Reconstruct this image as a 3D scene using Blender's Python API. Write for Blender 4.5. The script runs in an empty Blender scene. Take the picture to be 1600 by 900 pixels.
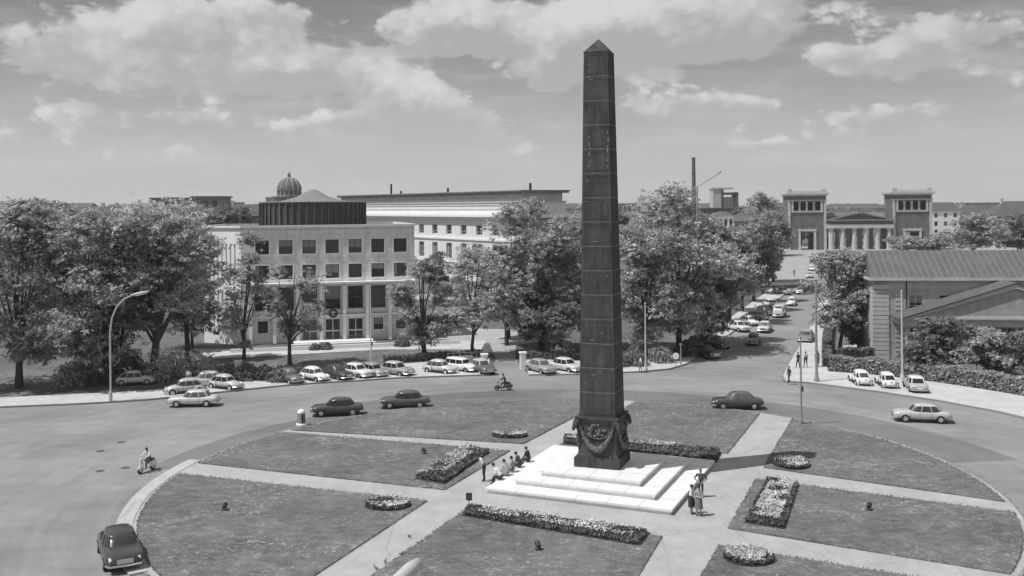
import bpy, bmesh, math, random
import numpy as np
from mathutils import Vector, Matrix
R=math.radians; PI=math.pi
scn=bpy.context.scene; COL=scn.collection
F_=1530.; CY=320.; ROLL=.009; H=18.
def at(px,py,z=0.):
    uu,vv=px-800,py-CY
    u=math.cos(ROLL)*uu-math.sin(ROLL)*vv; v=math.sin(ROLL)*uu+math.cos(ROLL)*vv
    Y=F_*(H-z)/v; return (u*Y/F_,Y)
def zat(px,py,Y):      # height seen at a pixel on something Y metres away
    v=math.sin(ROLL)*(px-800)+math.cos(ROLL)*(py-CY); return H-v*Y/F_
def xat(px,Y,py=400): return ((px-800)-ROLL*(py-CY))*Y/F_
# ------------------------------------------------------------ materials
MATS={}
def mat(name,tone,rough=.8,var=0.,scale=3.,bump=0.,spec=.3,metal=0.,detail=6,obj=True,coat=0.):
    if name in MATS: return MATS[name]
    m=bpy.data.materials.new(name); m.use_nodes=True; nt=m.node_tree; b=nt.nodes['Principled BSDF']
    b.inputs['Base Color'].default_value=(tone,tone,tone,1); b.inputs['Roughness'].default_value=rough
    if name=='dark window glass':
        q=NT(nt); oi=q.n('ShaderNodeObjectInfo').outputs['Random']; q.set(b.inputs['Base Color'],q.rng(oi,.3,1.,.02,.13)); q.set(b.inputs['Roughness'],q.rng(oi,0.,.6,.04,.3))
    b.inputs['Specular IOR Level'].default_value=spec; b.inputs['Metallic'].default_value=metal
    b.inputs['Coat Weight'].default_value=coat
    if var or bump:
        tc=nt.nodes.new('ShaderNodeTexCoord'); n=nt.nodes.new('ShaderNodeTexNoise'); n.inputs['Scale'].default_value=scale; n.inputs['Detail'].default_value=detail
        n.inputs['Roughness'].default_value=.65
        nt.links.new(tc.outputs['Object'],n.inputs['Vector'])
        if var:
            mr=nt.nodes.new('ShaderNodeMapRange'); mr.inputs[1].default_value=.3; mr.inputs[2].default_value=.7
            mr.inputs[3].default_value=tone*(1-var); mr.inputs[4].default_value=tone*(1+var)
            nt.links.new(n.outputs['Fac'],mr.inputs[0]); nt.links.new(mr.outputs[0],b.inputs['Base Color'])
        if bump:
            bp=nt.nodes.new('ShaderNodeBump'); bp.inputs['Strength'].default_value=bump; bp.inputs['Distance'].default_value=.05
            nt.links.new(n.outputs['Fac'],bp.inputs['Height']); nt.links.new(bp.outputs['Normal'],b.inputs['Normal'])
    MATS[name]=m; return m
class NT:
    """small helper for node maths"""
    def __init__(s,nt): s.nt=nt
    def n(s,t,**k):
        o=s.nt.nodes.new(t)
        for a,v in k.items(): setattr(o,a,v)
        return o
    def set(s,sock,v):
        if isinstance(v,(int,float)): sock.default_value=v
        elif isinstance(v,tuple): sock.default_value=v
        else: s.nt.links.new(v,sock)
    def m(s,op,a,b=0.,c=0.,clamp=False):
        o=s.n('ShaderNodeMath',operation=op,use_clamp=clamp)
        s.set(o.inputs[0],a); s.set(o.inputs[1],b)
        if op in('MULTIPLY_ADD','SMOOTH_MIN'): s.set(o.inputs[2],c)
        return o.outputs[0]
    def rng(s,v,a,b,c,d,smooth=False):
        o=s.n('ShaderNodeMapRange'); 
        if smooth: o.interpolation_type='SMOOTHSTEP'
        s.set(o.inputs[0],v)
        for i,x in enumerate((a,b,c,d)): s.set(o.inputs[i+1],x)
        return o.outputs[0]
    def noise(s,vec,scale,detail=5,rough=.6):
        o=s.n('ShaderNodeTexNoise'); s.set(o.inputs['Vector'],vec); o.inputs['Scale'].default_value=scale
        o.inputs['Detail'].default_value=detail; o.inputs['Roughness'].default_value=rough; return o.outputs['Fac']
    def vmul(s,vec,v):
        o=s.n('ShaderNodeVectorMath',operation='MULTIPLY'); s.set(o.inputs[0],vec); o.inputs[1].default_value=v; return o.outputs[0]
def groundmat(name,tone,kind):
    m=bpy.data.materials.new(name); m.use_nodes=True; nt=m.node_tree; b=nt.nodes['Principled BSDF']; q=NT(nt)
    b.inputs['Specular IOR Level'].default_value=.15; b.inputs['Roughness'].default_value=.9
    P=q.n('ShaderNodeNewGeometry').outputs['Position']
    if kind=='grass':
        big=q.noise(P,.16,4); mid=q.noise(q.vmul(P,(1.,1.6,1.)),1.1,6,.7); fine=q.noise(P,9.,4,.8); sp=q.noise(P,3.6,5,.75); zone=q.noise(P,.22,2)
        worn=q.noise(P,.55,7,.72); v=q.m('ADD',q.m('ADD',q.rng(big,.3,.7,.8,1.18),q.rng(worn,.5,.72,-.04,.42)),q.rng(mid,.3,.7,-.28,.28)); v=q.m('ADD',v,q.rng(fine,.3,.7,-.32,.32))
        v=q.m('MULTIPLY',v,tone)
        d=q.m('MULTIPLY',q.rng(sp,.55,.63,0.,1.),q.rng(zone,.4,.6,.15,1.))
        v=q.m('ADD',v,q.m('MULTIPLY',d,.22))
        h=q.m('ADD',fine,q.m('MULTIPLY',mid,1.5)); bs=.5
    elif kind=='road':
        big=q.noise(P,.09,3,.5); mid=q.noise(q.vmul(P,(.5,1.4,1.)),.5,5,.6); fine=q.noise(P,14.,3,.7)
        v=q.m('ADD',q.rng(big,.35,.65,.86,1.13),q.rng(mid,.3,.7,-.1,.1)); v=q.m('ADD',v,q.rng(fine,.3,.7,-.09,.09))
        # repaired patches and seams
        vo=q.n('ShaderNodeTexVoronoi',feature='F1'); vo.inputs['Scale'].default_value=.085; q.set(vo.inputs['Vector'],P)
        sep=q.n('ShaderNodeSeparateColor'); q.set(sep.inputs[0],vo.outputs['Color'])
        v=q.m('ADD',v,q.rng(sep.outputs[0],0.,1.,-.04,.04))
        ve=q.n('ShaderNodeTexVoronoi',feature='DISTANCE_TO_EDGE'); ve.inputs['Scale'].default_value=.085; q.set(ve.inputs['Vector'],P)
        v=q.m('ADD',v,q.rng(ve.outputs['Distance'],.0,.005,-.07,0.))
        sp_=q.n('ShaderNodeSeparateXYZ'); q.set(sp_.inputs[0],P); X=q.m('SUBTRACT',sp_.outputs[0],3.5); Y=q.m('SUBTRACT',sp_.outputs[1],63.5)
        r_=q.m('SQRT',q.m('ADD',q.m('MULTIPLY',X,X),q.m('MULTIPLY',Y,Y))); a_=q.m('ARCTAN2',Y,X); cc=q.n('ShaderNodeCombineXYZ'); q.set(cc.inputs[0],r_); q.set(cc.inputs[1],q.m('MULTIPLY',a_,3.))
        v=q.m('ADD',v,q.rng(q.noise(cc.outputs[0],.9,6,.7),.3,.7,-.13,.13)); oil=q.noise(P,.8,6,.75); v=q.m('ADD',v,q.rng(oil,.62,.72,0.,-.16))
        v=q.m('MULTIPLY',v,tone); h=fine; bs=.3
    elif kind=='path':
        big=q.noise(P,.35,4,.6); fine=q.noise(P,11.,3,.75); mid=q.noise(q.vmul(P,(1.5,.6,1.)),1.3,5,.65)
        v=q.m('ADD',q.rng(big,.3,.7,.88,1.1),q.rng(fine,.3,.7,-.07,.07)); v=q.m('ADD',v,q.rng(mid,.3,.7,-.08,.08))
        ve=q.n('ShaderNodeTexVoronoi',feature='DISTANCE_TO_EDGE'); ve.inputs['Scale'].default_value=.16; q.set(ve.inputs['Vector'],q.vmul(P,(1.,.7,1.))); v=q.m('ADD',v,q.rng(ve.outputs['Distance'],.0,.006,-.2,0.)); dirt=q.noise(P,2.2,6,.75); v=q.m('ADD',v,q.rng(dirt,.58,.7,0.,-.16))
        v=q.m('MULTIPLY',v,tone); h=fine; bs=.3
    elif kind=='slabs':
        br=q.n('ShaderNodeTexBrick'); br.offset=.5; br.inputs['Scale'].default_value=1.; br.inputs['Brick Width'].default_value=2.2; br.inputs['Row Height'].default_value=1.1; br.inputs['Mortar Size'].default_value=.02
        q.set(br.inputs['Vector'],P); br.inputs['Color1'].default_value=(1.,)*3+(1,); br.inputs['Color2'].default_value=(.86,)*3+(1,); br.inputs['Mortar'].default_value=(.55,)*3+(1,)
        big=q.noise(P,.4,4,.6); bw=q.n('ShaderNodeRGBToBW'); q.set(bw.inputs[0],br.outputs['Color'])
        v=q.m('MULTIPLY',q.m('MULTIPLY',bw.outputs[0],q.rng(big,.3,.7,.86,1.1)),tone); h=q.noise(P,12.,2); bs=.2
    q.set(b.inputs['Base Color'],v)
    bp=q.n('ShaderNodeBump'); bp.inputs['Strength'].default_value=bs; bp.inputs['Distance'].default_value=.06; q.set(bp.inputs['Height'],h); q.set(b.inputs['Normal'],bp.outputs['Normal'])
    MATS[name]=m; return m
def leafmat(name,tone,var=.45,trans=.35):
    m=bpy.data.materials.new(name); m.use_nodes=True; nt=m.node_tree; b=nt.nodes['Principled BSDF']; q=NT(nt)
    g=q.n('ShaderNodeNewGeometry'); r=g.outputs['Random Per Island']
    tc=q.n('ShaderNodeTexCoord').outputs['Object']; n=q.noise(tc,.7,3)
    v=q.m('MULTIPLY',q.m('MULTIPLY',q.rng(r,0.,1.,1-var,1+var),q.rng(n,.3,.7,.72,1.25)),tone)
    q.set(b.inputs['Base Color'],v); b.inputs['Roughness'].default_value=.55; b.inputs['Specular IOR Level'].default_value=.35
    t=q.n('ShaderNodeBsdfTranslucent'); q.set(t.inputs[0],v)
    mx=q.n('ShaderNodeMixShader'); mx.inputs[0].default_value=trans
    q.set(mx.inputs[1],b.outputs[0]); q.set(mx.inputs[2],t.outputs[0])
    q.set(nt.nodes['Material Output'].inputs[0],mx.outputs[0]); MATS[name]=m; return m
# ------------------------------------------------------------ mesh builder
class MB:
    def __init__(s): s.v=[]; s.f=[]; s.mi=[]; s.cur=0
    def add(s,vs,fs):
        o=len(s.v); s.v+=[tuple(x) for x in vs]; s.f+=[tuple(i+o for i in f) for f in fs]; s.mi+=[s.cur]*len(fs)
    def box(s,c,d,rz=0.,top=1.):
        x,y,z=d[0]/2,d[1]/2,d[2]/2; vs=[]
        for k,(a,b) in ((-1,(1,1)),(1,(top,top))):
            for i,j in ((-1,-1),(1,-1),(1,1),(-1,1)):
                X,Y=i*x*a,j*y*b; cs,sn=math.cos(rz),math.sin(rz)
                vs.append((c[0]+X*cs-Y*sn,c[1]+X*sn+Y*cs,c[2]+k*z))
        s.add(vs,[(0,3,2,1),(4,5,6,7),(0,1,5,4),(1,2,6,5),(2,3,7,6),(3,0,4,7)])
    def b(s,x0,x1,y0,y1,z0,z1): s.box(((x0+x1)/2,(y0+y1)/2,(z0+z1)/2),(x1-x0,y1-y0,z1-z0))
    def prism(s,poly,z0,z1):
        n=len(poly); a=sum(poly[i][0]*poly[(i+1)%n][1]-poly[(i+1)%n][0]*poly[i][1] for i in range(n))
        if a<0: poly=poly[::-1]
        s.add([(p[0],p[1],z0) for p in poly]+[(p[0],p[1],z1) for p in poly],
              [tuple(range(n))[::-1],tuple(range(n,2*n))]+[(i,(i+1)%n,n+(i+1)%n,n+i) for i in range(n)])
    def tube(s,pts,rs,n=8,caps=True):
        pts=[Vector(p) for p in pts]; 
        if not hasattr(rs,'__len__'): rs=[rs]*len(pts)
        vs=[];fs=[]; up=Vector((0,0,1)); prev=None
        for i,p in enumerate(pts):
            d=(pts[min(i+1,len(pts)-1)]-pts[max(i-1,0)]).normalized()
            if prev is None:
                a=d.orthogonal().normalized()
            else:
                a=(prev-d*prev.dot(d)).normalized()
            prev=a; b_=d.cross(a)
            for k in range(n):
                t=2*PI*k/n; vs.append(p+(a*math.cos(t)+b_*math.sin(t))*rs[i])
        for i in range(len(pts)-1):
            for k in range(n): fs.append((i*n+k,i*n+(k+1)%n,(i+1)*n+(k+1)%n,(i+1)*n+k))
        if caps: fs.append(tuple(range(n))[::-1]); fs.append(tuple(range((len(pts)-1)*n,len(pts)*n)))
        s.add(vs,fs)
    def lathe(s,prof,c=(0,0,0),n=24,sx=1.,sy=1.,rz=0.):
        vs=[];fs=[]
        for r,z in prof:
            for k in range(n):
                t=2*PI*k/n+rz; vs.append((c[0]+r*math.cos(t)*sx,c[1]+r*math.sin(t)*sy,c[2]+z))
        m=len(prof)
        for i in range(m-1):
            for k in range(n): fs.append((i*n+k,i*n+(k+1)%n,(i+1)*n+(k+1)%n,(i+1)*n+k))
        fs.append(tuple(range(n))[::-1]); fs.append(tuple(range((m-1)*n,m*n)))
        s.add(vs,fs)
    def ball(s,c,r,n=10,m=7):
        if not hasattr(r,'__len__'): r=(r,r,r)
        vs=[(c[0],c[1],c[2]-r[2])]
        for i in range(1,m):
            ph=-PI/2+PI*i/m
            for k in range(n):
                t=2*PI*k/n; vs.append((c[0]+r[0]*math.cos(ph)*math.cos(t),c[1]+r[1]*math.cos(ph)*math.sin(t),c[2]+r[2]*math.sin(ph)))
        vs.append((c[0],c[1],c[2]+r[2])); fs=[]
        for k in range(n): fs.append((0,1+(k+1)%n,1+k)); fs.append((len(vs)-1,1+(m-2)*n+k,1+(m-2)*n+(k+1)%n))
        for i in range(m-2):
            for k in range(n): a=1+i*n; fs.append((a+k,a+(k+1)%n,a+n+(k+1)%n,a+n+k))
        s.add(vs,fs)
    def rings(s,rings,cap=True):
        n=len(rings[0]); vs=[p for r in rings for p in r]; fs=[]
        for i in range(len(rings)-1):
            for k in range(n): fs.append((i*n+k,i*n+(k+1)%n,(i+1)*n+(k+1)%n,(i+1)*n+k))
        if cap: fs.append(tuple(range(n))[::-1]); fs.append(tuple(range((len(rings)-1)*n,len(rings)*n)))
        s.add(vs,fs)
    def mesh(s,name,mats,smooth=False):
        me=bpy.data.meshes.new(name); me.from_pydata(s.v,[],s.f)
        if not isinstance(mats,(list,tuple)): mats=[mats]
        for m in mats: me.materials.append(m)
        me.polygons.foreach_set('material_index',s.mi)
        bm=bmesh.new(); bm.from_mesh(me); bmesh.ops.recalc_face_normals(bm,faces=bm.faces); bm.to_mesh(me); bm.free()
        if smooth:
            me.polygons.foreach_set('use_smooth',[True]*len(me.polygons)); me.set_sharp_from_angle(angle=R(smooth if smooth is not True else 40))
        me.update(); return me
    def build(s,name,mats,parent=None,smooth=False,loc=None,rz=0.):
        return ob(name,s.mesh(name,mats,smooth),parent,loc,rz)
def ob(name,data,parent=None,loc=None,rz=0.):
    o=bpy.data.objects.new(name,data); COL.objects.link(o)
    if parent: o.parent=parent
    if loc: o.location=(loc[0],loc[1],loc[2] if len(loc)>2 else 0)
    o.rotation_euler.z=rz; return o
def tag(o,label=None,cat=None,group=None,kind=None):
    if label: o['label']=label
    if cat: o['category']=cat
    if group: o['group']=group
    if kind: o['kind']=kind
    return o
def thing(name,label,cat,loc=(0,0,0),rz=0.,group=None): return tag(ob(name,None,None,loc,rz),label,cat,group)
def kids(o): return [c for c in bpy.data.objects if c.parent==o]
def dup_tree(o,parent=None,label=None,loc=None,rz=None,sc=None):
    c=o.copy(); COL.objects.link(c); c.parent=parent
    if label: c['label']=label
    if loc is not None: c.location=(loc[0],loc[1],loc[2] if len(loc)>2 else 0)
    if rz is not None: c.rotation_euler.z=rz
    if sc is not None: c.scale=sc
    for ch in list(o.children): dup_tree(ch,c)
    return c
def quads(name,P,N,S,mats,parent=None,mi=None,seed=0,asp=1.5):
    """leaf faces: centres P, facing N, sizes S"""
    rg=np.random.default_rng(seed); n=len(P)
    N=N/np.maximum(np.linalg.norm(N,axis=1,keepdims=True),1e-6); A=np.cross(N,rg.normal(size=(n,3))); A/=np.maximum(np.linalg.norm(A,axis=1,keepdims=True),1e-6); B=np.cross(N,A)
    S=np.asarray(S).reshape(-1,1)*np.ones((n,1)); a=A*S*.5*asp; b=B*S*.5
    fold=N*S*.18
    V=np.stack([P-a,P-b*.9+fold,P+a,P+b*.9+fold],1).reshape(-1,3)
    me=bpy.data.meshes.new(name); me.vertices.add(4*n); me.vertices.foreach_set('co',V.ravel().astype(np.float32))
    me.loops.add(4*n); me.loops.foreach_set('vertex_index',np.arange(4*n,dtype=np.int32)); me.polygons.add(n)
    me.polygons.foreach_set('loop_start',np.arange(0,4*n,4,dtype=np.int32)); me.polygons.foreach_set('loop_total',np.full(n,4,dtype=np.int32))
    if not isinstance(mats,(list,tuple)): mats=[mats]
    for m in mats: me.materials.append(m)
    if mi is not None: me.polygons.foreach_set('material_index',np.asarray(mi,dtype=np.int32))
    me.update(calc_edges=True); me.validate(); return ob(name,me,parent)
# ------------------------------------------------------------ tones
M_grass=groundmat('lawn grass',.15,'grass'); M_earth=groundmat('park ground',.13,'grass')
M_road=groundmat('worn asphalt',.26,'road'); M_lane=groundmat('newer asphalt',.185,'road'); M_path=groundmat('pale gravel path',.4,'path')
M_walk=groundmat('pale paving',.52,'path'); M_plazza=groundmat('stone slabs',.4,'slabs'); M_kerb=mat('kerb stone',.24,.8,.15,2.)
M_bronze=None
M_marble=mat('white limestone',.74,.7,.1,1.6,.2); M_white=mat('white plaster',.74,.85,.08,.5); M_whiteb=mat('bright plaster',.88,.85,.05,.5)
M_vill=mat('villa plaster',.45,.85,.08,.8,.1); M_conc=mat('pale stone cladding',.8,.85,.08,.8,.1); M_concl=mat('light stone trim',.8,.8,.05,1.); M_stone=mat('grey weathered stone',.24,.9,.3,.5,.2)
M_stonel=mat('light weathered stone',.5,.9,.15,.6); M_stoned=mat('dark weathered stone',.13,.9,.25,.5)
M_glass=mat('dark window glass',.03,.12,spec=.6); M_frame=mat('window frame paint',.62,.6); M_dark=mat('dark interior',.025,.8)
M_roofm=mat('sheet metal roof',.12,.55,.2,.6,metal=.0,spec=.5); M_rooft=mat('clay tile roof',.11,.9,.2,.5); M_metal=mat('galvanised metal',.42,.5,spec=.5); M_pole=mat('grey painted steel',.28,.5,spec=.5)
M_polel=mat('light painted steel',.5,.5,spec=.5); M_black=mat('black metal',.03,.5); M_rub=mat('rubber tyre',.03,.85); M_chrome=mat('chrome',.7,.2,metal=.9); M_lens=mat('lamp glass',.75,.25,spec=.6)
M_bark=mat('tree bark',.06,.9,.35,4.,.5); M_soil=mat('bed soil',.05,.95,.3,6.)
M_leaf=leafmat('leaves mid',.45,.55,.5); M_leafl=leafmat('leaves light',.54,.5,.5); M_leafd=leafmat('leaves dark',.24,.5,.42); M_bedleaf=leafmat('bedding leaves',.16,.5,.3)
M_blos=leafmat('white blossom',.72,.2,.3); M_blosm=leafmat('mid blossom',.42,.25,.3)
# ------------------------------------------------------------ ground
def sheet(name,poly,z,m,thick=0.,kind='structure'):
    mb=MB(); 
    if thick: mb.prism(poly,z-thick,z)
    else:
        mb.add([(p[0],p[1],z) for p in poly],[tuple(range(len(poly)))])
    me=bpy.data.meshes.new(name); me.from_pydata(mb.v,[],mb.f); me.materials.append(m)
    bm=bmesh.new(); bm.from_mesh(me); bmesh.ops.recalc_face_normals(bm,faces=bm.faces); 
    bmesh.ops.triangulate(bm,faces=[f for f in bm.faces if len(f.verts)>4])
    up=[f for f in bm.faces if abs(f.normal.z)>.9]
    if not thick:
        for f in up:
            if f.normal.z<0: f.normal_flip()
    bm.to_mesh(me); bm.free(); o=ob(name,me); o['kind']=kind; return o
sheet('ground',[(-3500,-300),(3500,-300),(3500,6000),(-3500,6000)],0.,M_earth)
kerbL=[at(*p) for p in [(-250,648),(-60,640),(132,632),(230,626),(290,620),(353,613),(450,603),(490,600),(560,596),(615,592),(700,589),(765,587)]]
kerbM=[at(*p) for p in [(826,587),(900,586),(1000,582),(1045,578),(1072,570),(1095,556),(1132,529),(1160,508),(1187,489),(1215,469),(1237,453)]]
kerbR=[at(*p) for p in [(1288,453),(1278,480),(1268,505),(1254,532),(1243,549),(1230,572),(1222,588),(1226,597),(1260,599),(1300,604),(1370,613),(1469,628),(1560,645),(1700,678)]]
C0=(3.5,63.5); RI=26.5
near=[(C0[0]+60*math.cos(a),C0[1]-2+55*math.sin(a)) for a in np.linspace(R(15),R(-195),30)]
sheet('road',kerbL+[at(775,560),at(805,560)]+kerbM+[(79,249),(90,246)]+kerbR+near,.004,M_road)
# newer asphalt lane round the island
def circ(r,n=96,c=C0): return [(c[0]+r*math.cos(2*PI*i/n),c[1]+r*math.sin(2*PI*i/n)) for i in range(n)]
def ring(name,r0,r1,a0,a1,z,m,thick=0.,n=96):
    A=[(C0[0]+r1*math.cos(a),C0[1]+r1*math.sin(a)) for a in np.linspace(R(a0),R(a1),n)]
    B=[(C0[0]+r0*math.cos(a),C0[1]+r0*math.sin(a)) for a in np.linspace(R(a1),R(a0),n)]
    return sheet(name,A+B,z,m,thick)
ring('asphalt_lane',RI-.3,RI+5.2,8,125,.008,M_lane)
ring('asphalt_lane',RI-.3,RI+2.6,125.2,172,.008,M_lane)
# island: gravel paths with nine lawn cells
sheet('island_path',circ(RI),.08,M_path,.08)
mb=MB(); n=128
for i in range(n):
    a0,a1=2*PI*i/n,2*PI*(i+1)/n-.004
    p=[(C0[0]+r*math.cos(a),C0[1]+r*math.sin(a)) for r,a in ((RI-.02,a0),(RI+.16,a0),(RI+.16,a1),(RI-.02,a1))]
    mb.prism(p,0,.1)
tag(mb.build('island_kerb',M_kerb),kind='structure')
ring('footpath',RI-.1,RI+.8,167,215,.115,groundmat('pale kerb path',.46,'path'),.11)
ZL=.13
def clip(poly,a,b,inside):
    s=lambda p:(b[0]-a[0])*(p[1]-a[1])-(b[1]-a[1])*(p[0]-a[0])
    sg=1 if s(inside)>0 else -1; out=[]
    for i in range(len(poly)):
        p,q=poly[i],poly[(i+1)%len(poly)]; sp,sq=s(p)*sg,s(q)*sg
        if sp>=0: out.append(p)
        if sp*sq<0: t=sp/(sp-sq); out.append((p[0]+t*(q[0]-p[0]),p[1]+t*(q[1]-p[1])))
    return out
g=lambda x,y:at(x,y,ZL)
cells=[ # lines (two pixels each) and a pixel inside
 ([((443,671),(818,693)),((818,693),(897,652))],(700,660)),
 ([((458,676),(797,704)),((797,704),(695,765)),((695,765),(420,735))],(550,710)),
 ([((420,755),(668,782)),((668,782),(490,900))],(400,830)),
 ([((738,788),(1035,838)),((738,788),(583,898)),((1035,838),(997,900))],(800,880)),
 ([((1123,851),(1406,897)),((1123,851),(1095,900))],(1180,890)),
 ([((1181,748),(1469,785)),((1181,748),(1138,825)),((1138,825),(1465,878))],(1300,800)),
 ([((1193,730),(1469,769)),((1193,730),(1236,658))],(1350,720)),
 ([((1137,708),(1182,652)),((870,698),(1137,708)),((870,698),(945,655))],(1060,665)),
]
inner=circ(RI-.35,160)
for lines,ins in cells:
    p=inner
    for a,b in lines: p=clip(p,g(*a),g(*b),g(*ins))
    sheet('lawn',p,ZL,M_grass,.07)
# ragged grass along the lawn edges and tufts scattered over the lawns
rg=np.random.default_rng(5)
def inpoly(P,poly):
    x,y=P[:,0],P[:,1]; c=np.zeros(len(P),bool); j=len(poly)-1
    for i in range(len(poly)):
        xi,yi=poly[i]; xj,yj=poly[j]; k=((yi>y)!=(yj>y))&(x<(xj-xi)*(y-yi)/(yj-yi+1e-12)+xi); c^=k; j=i
    return c
allp=[];edge=[]
for lines,ins in cells:
    p=inner
    for a,b in lines: p=clip(p,g(*a),g(*b),g(*ins))
    Q=np.c_[rg.uniform(C0[0]-RI,C0[0]+RI,26000),rg.uniform(C0[1]-RI,C0[1]+RI,26000)]; allp.append(Q[inpoly(Q,p)][:0])
    for i in range(len(p)):
        a,b=np.array(p[i]),np.array(p[(i+1)%len(p)]); L=np.hypot(*(b-a)); k=int(L*14); t=rg.random((k,1)); edge.append(a+(b-a)*t+rg.normal(0,.035,(k,2)))
Q=np.vstack(allp+edge); n=len(Q)
P=np.c_[Q,np.full(n,ZL+.02)+rg.random(n)*.03]; N=np.c_[rg.normal(0,1,n),rg.normal(0,1,n),rg.random(n)*.6]
tag(quads('grass_tufts',P,N,rg.uniform(.04,.09,n),[leafmat('grass blades',.2,.4,.4)],seed=3,asp=1.3),'short mown grass with ragged edges on the island lawns','grass',kind='stuff')
# pavements round the square
def strip(name,a,b,z,m,th): return sheet(name,a+b[::-1],z,m,th)
def kerbline(pts,z=.15,w=.22):
    mb=MB()
    for i in range(len(pts)-1):
        a,b=Vector((*pts[i],0)),Vector((*pts[i+1],0)); d=(b-a); L=d.length; d.normalize(); mb.box(((a+b)/2+Vector((0,0,z/2)))[:],(L-.01,w,z),math.atan2(d.y,d.x))
    tag(mb.build('kerb',M_kerb),kind='structure')
backL=[at(*p) for p in [(-250,634),(-60,626),(132,617),(230,612),(290,604),(353,599),(450,593),(490,584),(540,577),(600,572),(680,566),(765,561)]]
strip('pavement',kerbL,backL,.13,M_walk,.13); kerbline(kerbL)
backM=[at(*p) for p in [(818,561),(900,565),(960,567),(1020,566),(1050,563),(1080,547),(1110,517),(1130,505),(1153,489),(1181,469),(1205,452)]]
strip('pavement',kerbM,backM,.13,M_walk,.13); kerbline(kerbM)
backR=[at(*p) for p in [(1302,453),(1296,480),(1290,505),(1289,532),(1290,549),(1291,560),(1292,570),(1294,582),(1320,584),(1350,586),(1390,590),(1469,600),(1560,614),(1700,640)]]
strip('pavement',kerbR,backR,.13,M_walk,.13); kerbline(kerbR)
# shaded lawns and gravel behind the pavements
sheet('park_lawn',[at(*p) for p in [(-250,633),(132,616),(285,603),(300,590),(200,575),(-250,590)]],.05,M_grass,.05)
sheet('park_lawn',[at(*p) for p in [(360,597),(450,590),(600,570),(757,559),(752,548),(600,548),(420,560)]],.05,M_grass,.05)
sheet('forecourt',[at(*p) for p in [(330,560),(420,556),(600,546),(752,546),(760,532),(640,534),(380,545),(300,545)]],.012,M_walk)
sheet('driveway',[at(*p) for p in [(775,561),(805,561),(806,540),(850,532),(842,516),(700,512),(640,520),(690,530),(765,536)]],.010,M_path)
sheet('park_lawn',[at(*p) for p in [(640,500),(700,508),(845,512),(900,490),(860,470),(700,470)]],.014,M_grass)
sheet('park_path',[at(*p) for p in [(640,470),(760,466),(850,462),(850,456),(640,460)]],.018,M_path)
# Königsplatz-like paved square at the end of the street
sheet('paved_square',[(45,226),(118,208),(215,200),(270,380),(60,400)],.008,M_plazza)
sheet('garden_lawn',[at(*p) for p in [(1300,560),(1290,500),(1304,460),(1400,470),(1469,560),(1700,600),(1700,625),(1469,598),(1310,583)]],.02,M_grass)
sheet('garden_path',[at(*p) for p in [(1310,541),(1365,537),(1365,545),(1308,551)]],.026,M_walk)
# ------------------------------------------------------------ monument
def obelisk_mat():
    m=bpy.data.materials.new('dark bronze plates'); m.use_nodes=True; nt=m.node_tree; b=nt.nodes['Principled BSDF']; q=NT(nt)
    P=q.n('ShaderNodeTexCoord').outputs['Object']
    st=q.noise(q.vmul(P,(2.2,2.2,.35)),1.3,5,.6); pat=q.noise(q.vmul(P,(1,1,.8)),.9,4,.6); fine=q.noise(P,7.,4,.7)
    v=q.m('ADD',q.rng(st,.3,.7,.7,1.35),q.rng(pat,.3,.7,-.22,.3)); v=q.m('ADD',v,q.rng(fine,.3,.7,-.12,.12)); v=q.m('MULTIPLY',v,.068)
    q.set(b.inputs['Base Color'],v); b.inputs['Roughness'].default_value=.85; b.inputs['Specular IOR Level'].default_value=.12
    bp=q.n('ShaderNodeBump'); bp.inputs['Strength'].default_value=.25; bp.inputs['Distance'].default_value=.03; q.set(bp.inputs['Height'],fine); q.set(b.inputs['Normal'],bp.outputs['Normal'])
    return m
M_bronze=obelisk_mat(); M_joint=mat('pale joint deposits',.19,.8,.5,5.); M_scuff=mat('chalky deposits',.3,.9,.3,8.)
for nm_ in ('pale stone cladding','villa plaster','tower stone'):
    m_=MATS.get(nm_)
    if not m_: continue
    q=NT(m_.node_tree); bs_=m_.node_tree.nodes['Principled BSDF']; src=bs_.inputs['Base Color'].links[0].from_socket
    oc=q.n('ShaderNodeTexCoord').outputs['Object']; sp_=q.n('ShaderNodeSeparateXYZ'); q.set(sp_.inputs[0],oc); cb=q.n('ShaderNodeCombineXYZ'); q.set(cb.inputs[0],q.m('ADD',sp_.outputs[0],sp_.outputs[1])); q.set(cb.inputs[1],sp_.outputs[2])
    br=q.n('ShaderNodeTexBrick'); br.inputs['Scale'].default_value=1.; br.inputs['Brick Width'].default_value=1.5; br.inputs['Row Height'].default_value=.62; br.inputs['Mortar Size'].default_value=.018; br.inputs['Mortar Smooth'].default_value=.3
    br.inputs['Color1'].default_value=(1,1,1,1); br.inputs['Color2'].default_value=(.88,.88,.88,1); br.inputs['Mortar'].default_value=(.66,.66,.66,1); q.set(br.inputs['Vector'],cb.outputs[0])
    bw_=q.n('ShaderNodeRGBToBW'); q.set(bw_.inputs[0],br.outputs['Color']); stn=q.noise(q.vmul(oc,(1.3,1.3,.12)),1.1,5,.65)
    for l in list(bs_.inputs['Base Color'].links): m_.node_tree.links.remove(l)
    q.set(bs_.inputs['Base Color'],q.m('MULTIPLY',q.m('MULTIPLY',src,bw_.outputs[0]),q.rng(stn,.35,.7,1.06,.82)))
OX,OY=5.95,63.95
pf=thing('stepped_platform','white stone platform of three broad steps under the dark obelisk','platform',(OX,OY,0),R(-23.5))
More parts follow.
